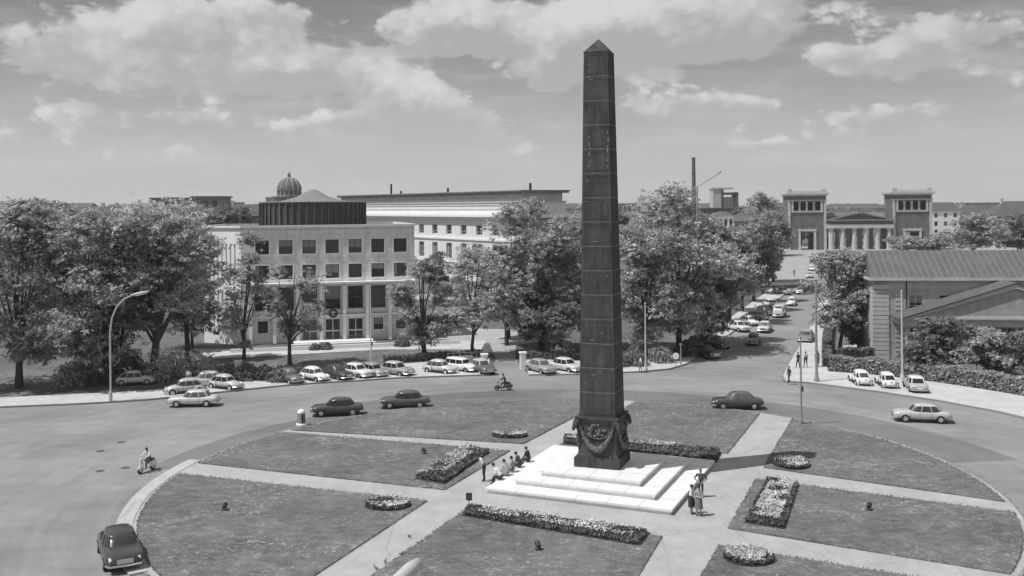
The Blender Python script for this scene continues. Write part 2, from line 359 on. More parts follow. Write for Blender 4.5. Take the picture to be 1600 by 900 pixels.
for k,(s,z0,z1) in enumerate(((5.9,.06,.40),(4.55,.40,.74),(3.3,.74,1.08))):
    mb=MB(); 
    mb.b(-s+.09,s-.09,-s+.09,s-.09,z0,z1-.13); mb.b(-s,s,-s,s,z1-.13,z1)
    mb.cur=1; m=6-k
    for i in range(1,m):
        x=-s+2*s*i/m
        mb.b(x-.012,x+.012,-s-.004,-s+.02,z1-.128,z1-.012); mb.b(s-.02,s+.004,x-.012,x+.012,z1-.128,z1-.012); mb.b(x-.011,x+.011,-s+.03,-s+(1.33 if k<2 else 1.7),z1-.01,z1+.003); mb.b(s-(1.33 if k<2 else 1.7),s-.03,x-.011,x+.011,z1-.01,z1+.003)
    mb.build('step',[M_marble,mat('stone joints',.2,.9)],pf)
M_relief=mat('worn relief bronze',.14,.7,.35,3.,.2)
obk=thing('obelisk','tall dark bronze obelisk on a garlanded base in the middle of the square','obelisk',(OX-.18,OY+.1,1.08),R(-20.3))
mb=MB(); mb.box((0,0,.3),(3.0,3.0,.6)); mb.box((0,0,.63),(2.9,2.9,.06)); mb.build('plinth',M_bronze,obk)
mb=MB(); rr=[]
for z,w in ((.66,1.34),(.75,1.32),(.85,1.28),(1.3,1.24),(2.0,1.22),(2.6,1.24),(2.95,1.34),(3.1,1.42),(3.22,1.42)):
    rr.append([(sx*w,sy*w,z) for sx,sy in ((-1,-1),(1,-1),(1,1),(-1,1))])
mb.rings(rr); mb.build('base_block',M_bronze,obk)
# shaft
z0,z1,w0,w1=3.22,26.75,1.19,.80
W=lambda z:w0+(w1-w0)*(z-z0)/(z1-z0)
mb=MB(); nz=15; hs=(z1-z0)/nz
for i in range(nz):
    a,b_=z0+i*hs,z0+(i+1)*hs; g_=.022
    for (u,v_) in ((a+g_,b_-g_),):
        mb.rings([[(sx*W(zz),sy*W(zz),zz) for sx,sy in ((-1,-1),(1,-1),(1,1),(-1,1))] for zz in (u,v_)])
    mb.cur=1
    mb.rings([[(sx*(W(zz)-.004),sy*(W(zz)-.004),zz) for sx,sy in ((-1,-1),(1,-1),(1,1),(-1,1))] for zz in (b_-g_,b_+(g_ if i<nz-1 else 0))])
    mb.cur=0
shaft_mb=mb
# raised panel borders on each course
mb=MB(); rnd=random.Random(4)
for i in range(nz):
    a,b_=z0+i*hs+.06,z0+(i+1)*hs-.06
    for f in range(4):
        Rm=Matrix.Rotation(f*PI/2,3,'Z')
        def fb(x0,x1,za,zb,t=.012):
            vs=[]
            for zz in (za,zb):
                for y in (-W(zz)-t,-W(zz)+.01):
                    for x in (x0,x1): vs.append(Rm@Vector((x,y,zz)))
            mb.add(vs,[(0,1,5,4),(2,6,7,3),(0,4,6,2),(1,3,7,5),(4,5,7,6),(0,2,3,1)])
        w=W(b_)-.16
        fb(-w,-w+.045,a+.1,b_-.1); fb(w-.045,w,a+.1,b_-.1); fb(-w+.05,w-.05,b_-.145,b_-.1); fb(-w+.05,w-.05,a+.1,a+.145)
        if rnd.random()<.45:
            c=rnd.uniform(-.4,.4); fb(c-.02,c+.02,a+.3,b_-.3)
mb.build('panel_border',M_bronze,obk)
mb=shaft_mb; mb.cur=2; rnd=random.Random(9)
for f,xs,za,zb in ((0,.78,19.2,21.6),(0,-.42,19.3,21.2)):
    z=za
    while z<zb:
        L=rnd.uniform(.1,.35); x=xs+rnd.uniform(-.05,.05); w=rnd.uniform(.015,.04)
        mb.add([(x-w,-W(z)-.016,z),(x+w,-W(z)-.016,z),(x+w*1.2,-W(z+L)-.016,z+L),(x-w*.6,-W(z+L)-.016,z+L)],[(0,1,2,3)]); z+=L+rnd.uniform(.02,.3)
for i in range(14):
    z=rnd.uniform(5,26); x=rnd.uniform(-W(z)+.1,W(z)-.2); L=rnd.uniform(.05,.3)
    mb.add([(x,-W(z)-.016,z),(x+L,-W(z)-.016,z),(x+L,-W(z)-.016,z+.03),(x,-W(z)-.016,z+.03)],[(0,1,2,3)])
mb.build('shaft',[M_bronze,M_joint,M_scuff],obk)
mb=MB(); mb.rings([[(sx*w,sy*w,z) for sx,sy in ((-1,-1),(1,-1),(1,1),(-1,1))] for z,w in ((z1,.82),(z1+.05,.82),(z1+.95,.015))]); mb.build('pyramidion',M_bronze,obk)
rnd=random.Random(2)
for f in range(4):
    Rm=Matrix.Rotation(f*PI/2,3,'Z')
    mb=MB(); pts=[]
    for i in range(15):
        t=i/14; x=-1.12+2.24*t; z=2.75-1.55*math.sin(PI*t)**.75; pts.append((x,-1.3-.12*math.sin(PI*t),z))
    mb.tube([Rm@Vector(p) for p in pts],[.07+.12*math.sin(PI*i/14) for i in range(15)],8)
    for i in range(60):
        t=rnd.random(); k=min(int(t*14),13); p=Vector(pts[k]).lerp(Vector(pts[k+1]),t*14-k); r=.07+.12*math.sin(PI*t)
        mb.ball(Rm@(p+Vector((rnd.uniform(-1,1)*r,-abs(rnd.gauss(0,1))*r*.7,rnd.uniform(-1,1)*r))),rnd.uniform(.05,.09),6,4)
    mb.build('garland',M_relief,obk,smooth=True)
    mb=MB()
    for i in range(22):
        a=rnd.random()*2*PI; r=rnd.random()**.5; mb.ball(Rm@Vector((.65*r*math.cos(a),-1.26,2.38+.42*r*math.sin(a))),(rnd.uniform(.06,.16),rnd.uniform(.06,.16),rnd.uniform(.05,.12)),7,5)
    mb.tube([Rm@Vector((.82*math.cos(a),-1.27,2.4+.55*math.sin(a))) for a in np.linspace(PI,2*PI,14)],.05,6)
    mb.build('relief',M_relief,obk,smooth=True)
    # ram's head at the corner
    c=Rm@Vector((-1.36,-1.36,2.72)); d=Vector((c.x,c.y,0)).normalized(); sd=Vector((-d.y,d.x,0)); mb=MB()
    mb.tube([c-d*.3+Vector((0,0,.16)),c-d*.08+Vector((0,0,.15)),c+d*.08+Vector((0,0,.02)),c+d*.2+Vector((0,0,-.24)),c+d*.22+Vector((0,0,-.38))],[.2,.22,.18,.12,.08],9)
    rh=mb.build('ram_head',M_bronze,obk,smooth=True)
    for s in (-1,1):
        mb=MB(); P=[]
        for i in range(16):
            a=i/15*1.7*2*PI*.8; r=.2*(1-i/22); P.append(c+sd*s*(.16+.01*i)+d*(-.1+r*math.sin(a))+Vector((0,0,.12+r*math.cos(a)*.9)))
        mb.tube(P,[.07*(1-i/24) for i in range(16)],7); mb.build('horn',M_bronze,rh,smooth=True)
    # drapery tail under the head
    mb=MB(); mb.tube([c-d*.1+Vector((0,0,-.1)),c-d*.2+Vector((0,0,-.7)),c-d*.22+Vector((0,0,-1.3)),c-d*.2+Vector((0,0,-1.7))],[.11,.09,.11,.06],8); mb.build('corner_festoon',M_bronze,obk,smooth=True)
# ------------------------------------------------------------ flower beds
def bed(label,poly=None,disc=None,seed=0,white=.6,flowers_in=None,h=.24,group='flower beds on the island lawns'):
    rg=np.random.default_rng(seed)
    if disc: c,rx,ry,ang=disc; poly=[(c[0]+rx*math.cos(t)*math.cos(ang)-ry*math.sin(t)*math.sin(ang),c[1]+rx*math.cos(t)*math.sin(ang)+ry*math.sin(t)*math.cos(ang)) for t in np.linspace(0,2*PI,28)[:-1]]
    cx=sum(p[0] for p in poly)/len(poly); cy=sum(p[1] for p in poly)/len(poly); t=thing('flower_bed',label,'flower bed',(cx,cy,ZL),0,group)
    lp=[(p[0]-cx,p[1]-cy) for p in poly]; mb=MB(); mb.prism(lp,-.02,.05); mb.build('soil',M_soil,t)
    A=np.array(lp); lo,hi=A.min(0),A.max(0); area=(hi-lo).prod(); n=int(area*330)
    Q=rg.uniform(lo,hi,(n,2)); Q=Q[inpoly(Q,[tuple(p*.98) for p in A])]; hh=h*(.7+.5*np.sin(Q[:,0]*3.1+seed)*np.sin(Q[:,1]*2.7)*.5+.3*rg.random(len(Q)))
    k=len(Q); z=rg.random(k)**.5*hh; quads('foliage',np.c_[Q,z+.04],rg.normal(size=(k,3))+[0,0,.8],rg.uniform(.07,.16,k),M_bedleaf,t,seed=seed)
    fl=flowers_in or lp; B=np.array(fl) if flowers_in is None else np.array([(p[0]-cx,p[1]-cy) for p in flowers_in]); lo,hi=B.min(0),B.max(0)
    n=int((hi-lo).prod()*190*white); Q=rg.uniform(lo,hi,(n,2)); Q=Q[inpoly(Q,[tuple(p*.93) if flowers_in is None else tuple(p) for p in B])]
    cl=np.sin(Q[:,0]*2.3+seed)+np.sin(Q[:,1]*3.1+1.7*seed)+rg.normal(0,.7,len(Q)); Q=Q[cl>-.25]; k=len(Q)
    hh=h*(.95+.25*rg.random(k)); mi=(rg.random(k)<.4).astype(int)
    quads('blossoms',np.c_[Q,hh+.05],rg.normal(size=(k,3))*.7+[-.3,-.5,1.],rg.uniform(.06,.15,k),[M_blos,M_blosm],t,mi=mi,seed=seed+1,asp=1.1)
    return t
gp=lambda L:[g(*p) for p in L]
bed('long bed of pale flowers beside the path left of the steps',gp([(648,748),(694,757),(765,707),(728,699)]),seed=1,flowers_in=gp([(650,744),(688,748),(752,704),(729,698)]))
bed('longest flower bed running in front of the white steps',gp([(728,793),(1016,833),(1000,853),(722,806)]),seed=2,flowers_in=gp([(733,793),(998,830),(985,845),(735,804)]))
bed('broad bed of bright white flowers right of the standing women',gp([(1199,749),(1248,757),(1226,827),(1163,817)]),seed=3,white=1.5,flowers_in=gp([(1207,750),(1243,756),(1217,818),(1174,810)]))
bed('narrow flower bed behind the obelisk, half in its shadow',gp([(880,683),(1127,707),(1120,722),(880,694)]),seed=4,flowers_in=gp([(885,683),(1070,700),(1068,706),(885,690)]),h=.3)
def disc(x0,x1,y0,y1):
    c=g((x0+x1)/2,(y0+y1)/2+2); a=g(x0,(y0+y1)/2+2); rx=math.hypot(a[0]-c[0],a[1]-c[1]); p=g((x0+x1)/2,y1); q_=g((x0+x1)/2,y0+5); return (c,rx,abs(p[1]-q_[1])/2,R(-8))
bed('small round flower bed on the far left lawn, behind the sitting group',disc=disc(768,825,672,686),seed=5,white=1.2)
bed('small round flower bed in the near left lawn beside the crossing paths',disc=disc(570,642,776,799),seed=6,white=1.1)
bed('small round flower bed just below the tip of the obelisk shadow',disc=disc(1208,1265,712,735),seed=7,white=1.)
bed('small round flower bed at the bottom right corner lawn',disc=disc(1130,1210,854,886),seed=8,white=1.6)
# ------------------------------------------------------------ trees
def tree(label,base,ytop,xl,xr,ybot,leaf=M_leaf,n=7000,ls=.34,lobes=18,seed=0,sparse=False,name='broadleaf_tree',group='broadleaf trees round the square',trunk_r=None,two=False,lean=0.):
    rg=np.random.default_rng(seed+100); rd=random.Random(seed)
    bx,by=at(*base); D=by; top=zat(base[0],ytop,D); bot=max(.5,zat(base[0],ybot,D)); x0,x1=xat(xl,D)-bx,xat(xr,D)-bx
    cw=(x1-x0)/2; cx=(x0+x1)/2; ch=(top-bot)/2; cz=(top+bot)/2
    t=thing(name,label,'tree',(bx,by,0),0,group)
    cw*=1.1; ch*=1.08; n=int(n*(3.2 if sparse else 2.4)); ls=ls*(.6 if sparse else .71); L=[]
    for i in range(lobes):
        ph=rd.uniform(0,2*PI); u=rd.uniform(-.95,1); r=math.sqrt(max(0,1-abs(u)**2.2))*rd.uniform(.45,.82)
        c=(cx+cw*r*math.cos(ph),cw*.85*r*math.sin(ph),cz+ch*u*.78); s=rd.uniform(.28,.46)*(.85 if sparse else 1.)
        L.append((c,(cw*s*1.1,cw*s*1.1,min(ch,cw)*s*rd.uniform(.75,1.05))))
    if not sparse: L.append(((cx,0,cz),(cw*.55,cw*.5,ch*.6)))
    per=n//len(L); P=[];N=[]
    for c,s in L:
        K=max(8,per//13); d=rg.normal(size=(K,3)); d/=np.linalg.norm(d,axis=1,keepdims=True); d[:,2]=np.where(d[:,2]<-.5,-d[:,2],d[:,2]); kk=rg.integers(0,K,per)
        rK=rg.random((K,1))**(1. if sparse else .4); wK=rg.normal(size=(K,1)); nK=rg.normal(size=(K,3))*.45; d=d[kk]
        rad=rK[kk]; wob=1+.22*np.sin(d[:,:1]*5+c[0])*np.sin(d[:,1:2]*6+c[1])+.25*wK[kk]*(.7 if sparse else .35)
        P.append(np.array(c)+d*rad*(wob*(1.25 if sparse else 1))*np.array(s)+rg.normal(size=(per,3))*ls*[.95,.95,.5]); N.append(d*.6+nK[kk]+rg.normal(size=(per,3))*.3+[0,0,.55])
    P=np.vstack(P);N=np.vstack(N); k=P[:,2]>.3; P,N=P[k],N[k]
    quads('crown',P,N,rg.uniform(.6,1.3,len(P))*ls,leaf,t,seed=seed)
    mb=MB(); tr=trunk_r or max(.12,min(.34,top*.018)); fk=max(bot*.95+.3,top*.3); fk=min(fk,cz)
    pts=[(0,0,-.1),(rd.uniform(-.1,.1),0,fk*.35),(lean*.5+rd.uniform(-.15,.15),rd.uniform(-.1,.1),fk*.7),(lean,0,fk),(cx*.5+lean,0,cz),(cx,0,cz+ch*.55)]
    mb.tube(pts,[tr*1.35,tr,tr*.88,tr*.8,tr*.5,tr*.12],9); mb.build('trunk',M_bark,t,smooth=True)
    mb=MB()
    for c,s in L[:14]:
        f=rd.uniform(.55,1.1)*fk; f=min(f,c[2]-.2); st=Vector((lean*f/fk,0,f)); e=Vector(c); mid=(st+e)/2+Vector((rd.uniform(-.3,.3),rd.uniform(-.3,.3),rd.uniform(-.1,.5)))
        mb.tube([st,mid,e],[tr*.5,tr*.3,.03],6)
        if sparse or n>5000:
            for j in range(3):
                a=mid.lerp(e,rd.random()); mb.tube([a,a+Vector([rd.uniform(-1,1)*s[q]*1.1 for q in range(3)])],[.05,.015],4)
    mb.build('limbs',M_bark,t)
    return t
T=tree
T('big dense tree at the far left edge above the curved lamp',(150,603),326,70,238,575,M_leaf,12000,.36,26,1)
T('dark shady tree filling the left margin of the square',(30,606),318,-90,120,585,M_leaf,11000,.4,24,2)
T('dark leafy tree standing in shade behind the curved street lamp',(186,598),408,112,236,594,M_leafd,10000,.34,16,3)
T('tall broad tree with forked dark trunk behind the parked light cars',(240,596),322,158,336,498,M_leafl,14000,.32,28,4,trunk_r=.4,lean=.6)
T('slim-trunked tree to the right of the forked tree',(292,566),340,245,330,512,M_leaf,8000,.32,20,5)
T('thin straight young tree in front of the modern building corner',(381,580),360,348,430,560,M_leaf,2600,.3,16,6,sparse=True,trunk_r=.2)
T('thin young tree in front of the loggia windows',(453,571),402,415,506,532,M_leaf,2600,.3,15,7,sparse=True,trunk_r=.22)
T('bushy low tree at the right corner of the modern building',(662,562),408,614,708,552,M_leaf,5200,.3,16,8,sparse=True,trunk_r=.28)
T('airy light tree with slim trunk between building and driveway',(739,559),378,690,808,522,M_leafl,7000,.29,20,9,sparse=True,trunk_r=.2)
T('big round tree just left of the obelisk',(846,548),303,762,905,540,M_leaf,14000,.32,28,10)
T('broad tree directly behind the obelisk',(925,545),320,868,975,560,M_leaf,8000,.33,18,11)
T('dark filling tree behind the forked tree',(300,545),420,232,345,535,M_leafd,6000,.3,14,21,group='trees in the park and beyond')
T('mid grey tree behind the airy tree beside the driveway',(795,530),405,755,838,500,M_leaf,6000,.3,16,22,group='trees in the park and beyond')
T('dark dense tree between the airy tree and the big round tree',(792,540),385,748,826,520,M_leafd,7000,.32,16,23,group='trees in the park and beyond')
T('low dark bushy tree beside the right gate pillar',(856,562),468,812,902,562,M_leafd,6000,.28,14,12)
T('leafy tree next to the straight pole right of the obelisk',(1008,562),330,958,1070,560,M_leaf,9000,.32,20,13)
T('largest pointed tree right of the obelisk below the factory chimney',(1062,553),275,980,1142,552,M_leafl,16000,.32,32,14)
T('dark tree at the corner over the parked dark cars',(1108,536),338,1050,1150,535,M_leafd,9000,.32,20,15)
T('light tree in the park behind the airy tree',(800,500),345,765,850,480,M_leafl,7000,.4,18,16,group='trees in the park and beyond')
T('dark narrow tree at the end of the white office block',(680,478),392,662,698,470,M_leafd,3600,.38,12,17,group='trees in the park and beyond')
row=[((1138,505),362,1100,1184,495,M_leafl,'first street tree beyond the corner on the left side of the avenue'),
 ((1160,487),352,1128,1200,470,M_leaf,'second street tree along the left pavement of the avenue'),
 ((1178,472),348,1150,1212,458,M_leafd,'third street tree along the left pavement of the avenue'),
 ((1192,460),340,1165,1226,446,M_leaf,'fourth street tree on the left of the avenue, leaning over walkers'),
 ((1200,449),334,1175,1232,436,M_leafd,'fifth street tree on the left of the avenue before the paved square'),
 ((1208,440),330,1180,1234,428,M_leaf,'last dark street tree on the left, touching the gatehouse tower')]
for i,(b,yt,xl,xr,yb,lm,lab) in enumerate(row): T(lab,b,yt,xl,xr,yb,lm,6500,.42,16,30+i,name='street_tree',group='trees lining the avenue')
row=[((1312,552),398,1256,1368,520,M_leaf,'leaning street tree at the right corner of the avenue'),
 ((1316,515),398,1286,1366,490,M_leafl,'second street tree on the right of the avenue, beside the villa'),
 ((1322,485),396,1292,1362,470,M_leaf,'third street tree on the right of the avenue behind the tall pole'),
 ((1328,462),392,1302,1362,448,M_leafd,'last street tree on the right, against the paved square')]
for i,(b,yt,xl,xr,yb,lm,lab) in enumerate(row): T(lab,b,yt,xl,xr,yb,lm,5500,.36,15,40+i,name='street_tree',group='trees lining the avenue',lean=.5 if i==0 else 0)
far=[((1190,400),308,1160,1230,380,M_leaf,'round distant treetop left of the gatehouse'),((1150,402),335,1118,1180,390,M_leafd,'distant tree under the pale framed tower block'),
 ((1412,404),364,1388,1440,392,M_leaf,'small distant tree in front of the right gatehouse tower'),((1450,404),366,1428,1480,395,M_leaf,'distant tree at the right foot of the gatehouse'),
 ((1252,382),322,1236,1290,376,M_leafd,'distant tree seen through the left gatehouse door'),((1330,380),330,1290,1390,372,M_leafd,'distant tree behind the gatehouse columns'),
 ((1520,402),340,1478,1565,392,M_leaf,'distant tree beyond the villa roof at the right edge'),((1590,398),336,1550,1640,390,M_leafd,'darker distant tree at the extreme right edge'),
 ((60,420),318,0,120,405,M_leafd,'distant tree behind the left margin'),((170,425),328,120,225,410,M_leafd,'distant dark tree under the long left rooftops'),((350,430),322,300,405,415,M_leafd,'distant dark tree left of the ribbed drum'),
 ((280,425),334,232,320,410,M_leaf,'distant tree below the gabled left buildings'),((960,425),330,905,1010,410,M_leafd,'distant tree behind the obelisk to its right'),((765,440),380,740,790,425,M_leaf,'small distant tree in front of the white office block')]
for i,(b,yt,xl,xr,yb,lm,lab) in enumerate(far): T(lab,b,yt,xl,xr,yb,lm,4200,.75,14,60+i,name='distant_tree',group='trees in the park and beyond')
near_r=[((1458,588),500,1412,1510,592,M_leafd,'dark overgrown tree against the villa portico'),((1545,592),515,1495,1600,585,M_leaf,'bushy tree at the right edge in front of the villa'),
 ((1620,600),500,1570,1690,590,M_leafd,'dark tree cut by the right edge of the view'),((1342,548),460,1312,1354,545,M_leafd,'small dark tree beside the rusticated villa corner')]
for i,(b,yt,xl,xr,yb,lm,lab) in enumerate(near_r): T(lab,b,yt,xl,xr,yb,lm,6000,.3,14,80+i,name='garden_tree',group='trees in the villa garden')
def bush(label,base,w,h,seed,leaf=M_leaf,n=1500):
    rg=np.random.default_rng(seed); x,y=at(*base); t=thing('bush',label,'bush',(x,y,0),0,'bushes in the park'); P=[];N=[]
    for i in range(5):
        c=np.array([rg.uniform(-.5,.5)*w,rg.uniform(-.4,.4)*w,h*.45]); d=rg.normal(size=(n//5,3)); d/=np.linalg.norm(d,axis=1,keepdims=True); d[:,2]=np.abs(d[:,2])*1.
        P.append(c*[1,1,0]+d*rg.random((n//5,1))**.3*[w*.34,w*.34,h]); N.append(d+rg.normal(size=d.shape)*.5)
    P=np.vstack(P); P[:,2]=np.abs(P[:,2])+.05
    quads('foliage',P,np.vstack(N),rg.uniform(.14,.3,len(P)),leaf,t,seed=seed); mb=MB()
    for i in range(5): a=2*PI*i/5; mb.tube([(0,0,0),(math.cos(a)*w*.25,math.sin(a)*w*.25,h*.6)],[.05,.015],5)
    mb.build('stems',M_bark,t)
for i,(x,y,w,h,lm,lab) in enumerate([(318,592,3.6,2.6,M_leafl,'light bush left of the white gatepost'),(350,590,3.4,1.6,M_leaf,'spreading bush between the two park posts'),(395,592,4.,1.6,M_leafd,'dark bush in front of the thin straight tree'),
  (425,596,3.5,1.5,M_leafd,'low dark bush beside the first dark parked car'),(272,592,4.6,3.4,M_leafl,'pale bush at the foot of the forked trunk'),(160,596,3.5,2.2,M_leafd,'dark bush beside the curved lamp post'),
  (500,546,2.,.8,M_leafd,'small bush left of the building entrance'),(628,541,1.8,.8,M_leafd,'small bush under the right ground-floor windows'),(685,508,3.4,1.6,M_leafd,'dark bush in the park lawn beyond the driveway'),
  (725,568,1.6,.8,M_leafl,'tiny pale bush next to the gate pillar'),(985,572,3.,2.,M_leafd,'dark bush just right of the obelisk base'),(1030,566,3.5,1.9,M_leaf,'bush beside the white sign'),(100,602,4.,2.4,M_leaf,'rounded bush near the left margin'),(1080,556,3.,1.8,M_leafd,'dark bush behind the first parked dark car')]):
    bush(lab,(x,y),w,h,200+i,lm)
def hedge(label,pts,w,h,seed,leaf=M_leafd,dens=110):
    rg=np.random.default_rng(seed); t=thing('hedge',label,'hedge',(pts[0][0],pts[0][1],0),0,'hedges'); P=[];N=[]; core=MB(); o=np.array([pts[0][0],pts[0][1],0])
    for a,b in zip(pts[:-1],pts[1:]):
        a=np.array(a);b=np.array(b);L=np.hypot(*(b-a)); d=(b-a)/L; nn=np.array([-d[1],d[0]]); k=int(L*(2*h+w)*dens)
        s=rg.random(k); face=rg.choice(3,k,p=[h/(2*h+w),h/(2*h+w),w/(2*h+w)]); off=np.where(face==0,-w/2,np.where(face==1,w/2,rg.uniform(-w/2,w/2,k))); z=np.where(face==2,h,rg.random(k)*h)
        z=z*(1+.08*np.sin(s*L*1.7)); q=a+np.outer(s*L,d)+np.outer(off+rg.normal(0,.06,k),nn)
        P.append(np.c_[q,z+rg.normal(0,.05,k)]-o); base=np.where(face[:,None]==2,[[0,0,1.]],np.c_[np.outer(np.where(face==0,-1,1),nn),np.zeros(k)]); N.append(base+rg.normal(size=(k,3))*.6)
        m_=(a+b)/2; core.box((m_[0]-o[0],m_[1]-o[1],h*.46),(L,w*.8,h*.88),math.atan2(d[1],d[0]))
    P=np.vstack(P);P[:,2]=np.abs(P[:,2]); quads('foliage',P,np.vstack(N),rg.uniform(.12,.24,len(P)),leaf,t,seed=seed); core.build('branches',M_soil,t)
hedge('clipped dark hedge along the pavement behind the right parked cars',[at(1296,579),at(1350,582),at(1415,589),at(1480,597),at(1640,622)],1.2,1.5,1,M_leaf,90)
hedge('second hedge row further inside the villa garden',[at(1312,562),at(1362,560)],.9,1.2,2,M_leafd)
hedge('hedge along the street side of the villa garden',[at(1293,575),at(1292,540),at(1296,510)],.8,1.1,3,M_leafd)
hedge('low hedge between the modern building lawn and the parked cars',[at(600,568),at(680,563),at(752,559)],.7,.8,4,M_leafd)
hedge('low hedge right of the driveway gate',[at(822,562),at(890,563),at(950,565)],.7,.9,5,M_leafd)
hedge('hedge behind the trees on the left corner of the avenue',[at(1062,560),at(1092,538),at(1120,514)],.7,1.3,6,M_leafd)
# ------------------------------------------------------------ buildings
def wallsheet(mb,L,z0,z1,holes,depth=.3,x0=0.,y=0.):
    """wall in the local xz plane facing -y, with real openings and reveals"""
    xs=sorted({x0,x0+L}|{h[0] for h in holes}|{h[1] for h in holes}); zs=sorted({z0,z1}|{h[2] for h in holes}|{h[3] for h in holes})
    for i in range(len(xs)-1):
        for j in range(len(zs)-1):
            cx,cz=(xs[i]+xs[i+1])/2,(zs[j]+zs[j+1])/2
            if any(h[0]<cx<h[1] and h[2]<cz<h[3] for h in holes): continue
            mb.add([(xs[i],y,zs[j]),(xs[i+1],y,zs[j]),(xs[i+1],y,zs[j+1]),(xs[i],y,zs[j+1])],[(0,1,2,3)])
    for a,b,c,d in holes:
        e=y+depth
        mb.add([(a,y,c),(b,y,c),(b,y,d),(a,y,d),(a,e,c),(b,e,c),(b,e,d),(a,e,d)],[(0,1,5,4),(1,2,6,5),(2,3,7,6),(3,0,4,7)])
def window(parent,x0,x1,z0,z1,y,nx=2,nz=1,fm=M_frame,surround=None,t=.07,rz=0.,org=(0,0)):
    mb=MB(); y1=y+.06
    mb.b(x0,x1,y,y1,z1-t,z1); mb.b(x0,x1,y,y1,z0,z0+t); mb.b(x0,x0+t,y,y1,z0+t,z1-t); mb.b(x1-t,x1,y,y1,z0+t,z1-t)
    for i in range(1,nx): x=x0+(x1-x0)*i/nx; mb.b(x-.03,x+.03,y,y1,z0+t,z1-t)
    for i in range(1,nz): z=z0+(z1-z0)*i/nz; mb.b(x0+t,x1-t,y+.003,y1-.003,z-.03,z+.03)
    w=mb.build('window',fm,parent)
    mb=MB(); mb.b(x0+.02,x1-.02,y+.075,y+.09,z0+.02,z1-.02); mb.build('pane',M_glass,w)
    if not hasattr(window,'r'): window.r=random.Random(77)
    u_=window.r.random()
    if u_<.4:
        d_=(z1-z0)*(.25+.35*window.r.random()); mb=MB()
        if u_<.2: mb.b(x0+t+.01,x1-t-.01,y+.062,y+.072,z1-t-d_,z1-t-.01)
        else: mb.b(x0+t+.01,x0+t+(x1-x0)*.22,y+.062,y+.072,z0+t+.01,z1-t-.01)
        mb.build('blind' if u_<.2 else 'curtain',mat('curtain cloth',.3,.9),w)
    if surround:
        mb=MB(); s=.13; yy=y-surround[0]
        mb.b(x0-s,x1+s,yy-.05,yy-.002,z1,z1+s); mb.b(x0-s,x1+s,yy-.1,yy-.002,z0-s,z0); mb.b(x0-s,x0,yy-.05,yy-.002,z0+.001,z1-.001); mb.b(x1,x1+s,yy-.05,yy-.002,z0+.001,z1-.001)
        mb.build('sill_frame',surround[1],w)
    return w
# --- modern building with ribbed drum
A=Vector((-35.5,128.,0)); Bp=Vector((-13.3,133.,0)); e=(Bp-A); LW=e.length; ang=math.atan2(e.y,e.x)
mh=thing('modern_building','pale four-storey modern building with dark ribbed drum on its roof','building',A,ang)
ZT=15.3; mb=MB(); u0=2.7; sp=3.02; holes=[]; wins=[]
for c in range(7):
    cx=u0+sp*c
    holes+= [(cx-.88,cx+.88,11.75,13.6),(cx-.88,cx+.88,8.45,10.3)]; wins+=[(cx-.88,cx+.88,11.75,13.6),(cx-.88,cx+.88,8.45,10.3)]
    if c in (2,3,4): holes.append((cx-.98,cx+.98,.35,3.05))
    else: holes.append((cx-.66,cx+.66,1.4,3.0)); wins.append((cx-.66,cx+.66,1.4,3.0))
    holes.append((cx-1.0,cx+1.0,4.35,7.35))
wallsheet(mb,LW,0,ZT,holes,.4)
# remaining walls
P=lambda x,y:(x,y)
foot=[(0,0),(LW,0),(LW-1.,17),(-2.6,17),(-5.0,4.)]  # local
def wallface(a,b,z0,z1): mb.add([(a[0],a[1],z0),(b[0],b[1],z0),(b[0],b[1],z1),(a[0],a[1],z1)],[(0,1,2,3)])
wallface(foot[1],foot[2],0,ZT); wallface(foot[2],foot[3],0,ZT); wallface(foot[3],foot[4],0,ZT)
mb.build('wall',M_conc,mh)
for w in wins: window(mh,*w,.28,2,1,mat('dark window frame',.12,.6),surround=(.28,M_concl))
for c in range(7):
    cx=u0+sp*c; window(mh,cx-1.,cx+1.,4.35,7.35,.34,2,2,mat('dark window frame',.12,.6))
    if c in (2,3,4):
        mb=MB(); x0,x1=cx-.98,cx+.98
        mb.b(x0,x1,.25,.31,2.95,3.05); mb.b(x0,x0+.08,.25,.31,.35,2.95); mb.b(x1-.08,x1,.25,.31,.35,2.95); mb.b(cx-.05,cx+.05,.25,.31,.35,2.95); mb.b(x0+.08,x1-.08,.252,.308,1.3,1.5)
        d=mb.build('door',M_frame,mh); mb=MB(); mb.b(x0+.02,x1-.02,.33,.35,.37,3.03); mb.build('pane',M_glass,d)
        mb=MB(); mb.b(cx-.14,cx-.1,.17,.25,1.6,1.95); mb.b(cx+.1,cx+.14,.17,.25,1.6,1.95); mb.build('handle',M_chrome,d)
# chamfered white corner wing with vertical slots
cv=Vector((foot[4][0],foot[4][1],0)); cl=cv.length; ca=math.atan2(-cv.y,-cv.x)
cw_=ob('corner_wing',None,mh,(cv.x,cv.y,0),ca); mb=MB()
hl=[(.9+i*.72,1.2+i*.72,z0,z1) for i in range(7) for z0,z1 in ((8.3,13.2),(1.2,6.9))]; hl=[h for h in hl if h[1]<cl-.4]
wallsheet(mb,cl,0,ZT,hl,.5); mb.build('wall',M_whiteb,cw_)
mb=MB(); 
for h in hl: mb.b(h[0]-.02,h[1]+.02,.45,.5,h[2]-.02,h[3]+.02)
mb.build('slot_window',M_glass,cw_)
mb=MB(); mb.prism(foot,ZT-.3,ZT-.25); mb.build('flat_roof',M_roofm,mh)
mb=MB()
for a,b in zip(foot,foot[1:]+foot[:1]):
    a=Vector((*a,0));b=Vector((*b,0));d=b-a;L=d.length; mb.box(((a+b)/2+Vector((0,0,ZT+.12)))[:],(L+.3,.4,.28),math.atan2(d.y,d.x))
mb.build('parapet',M_concl,mh)
mb=MB()
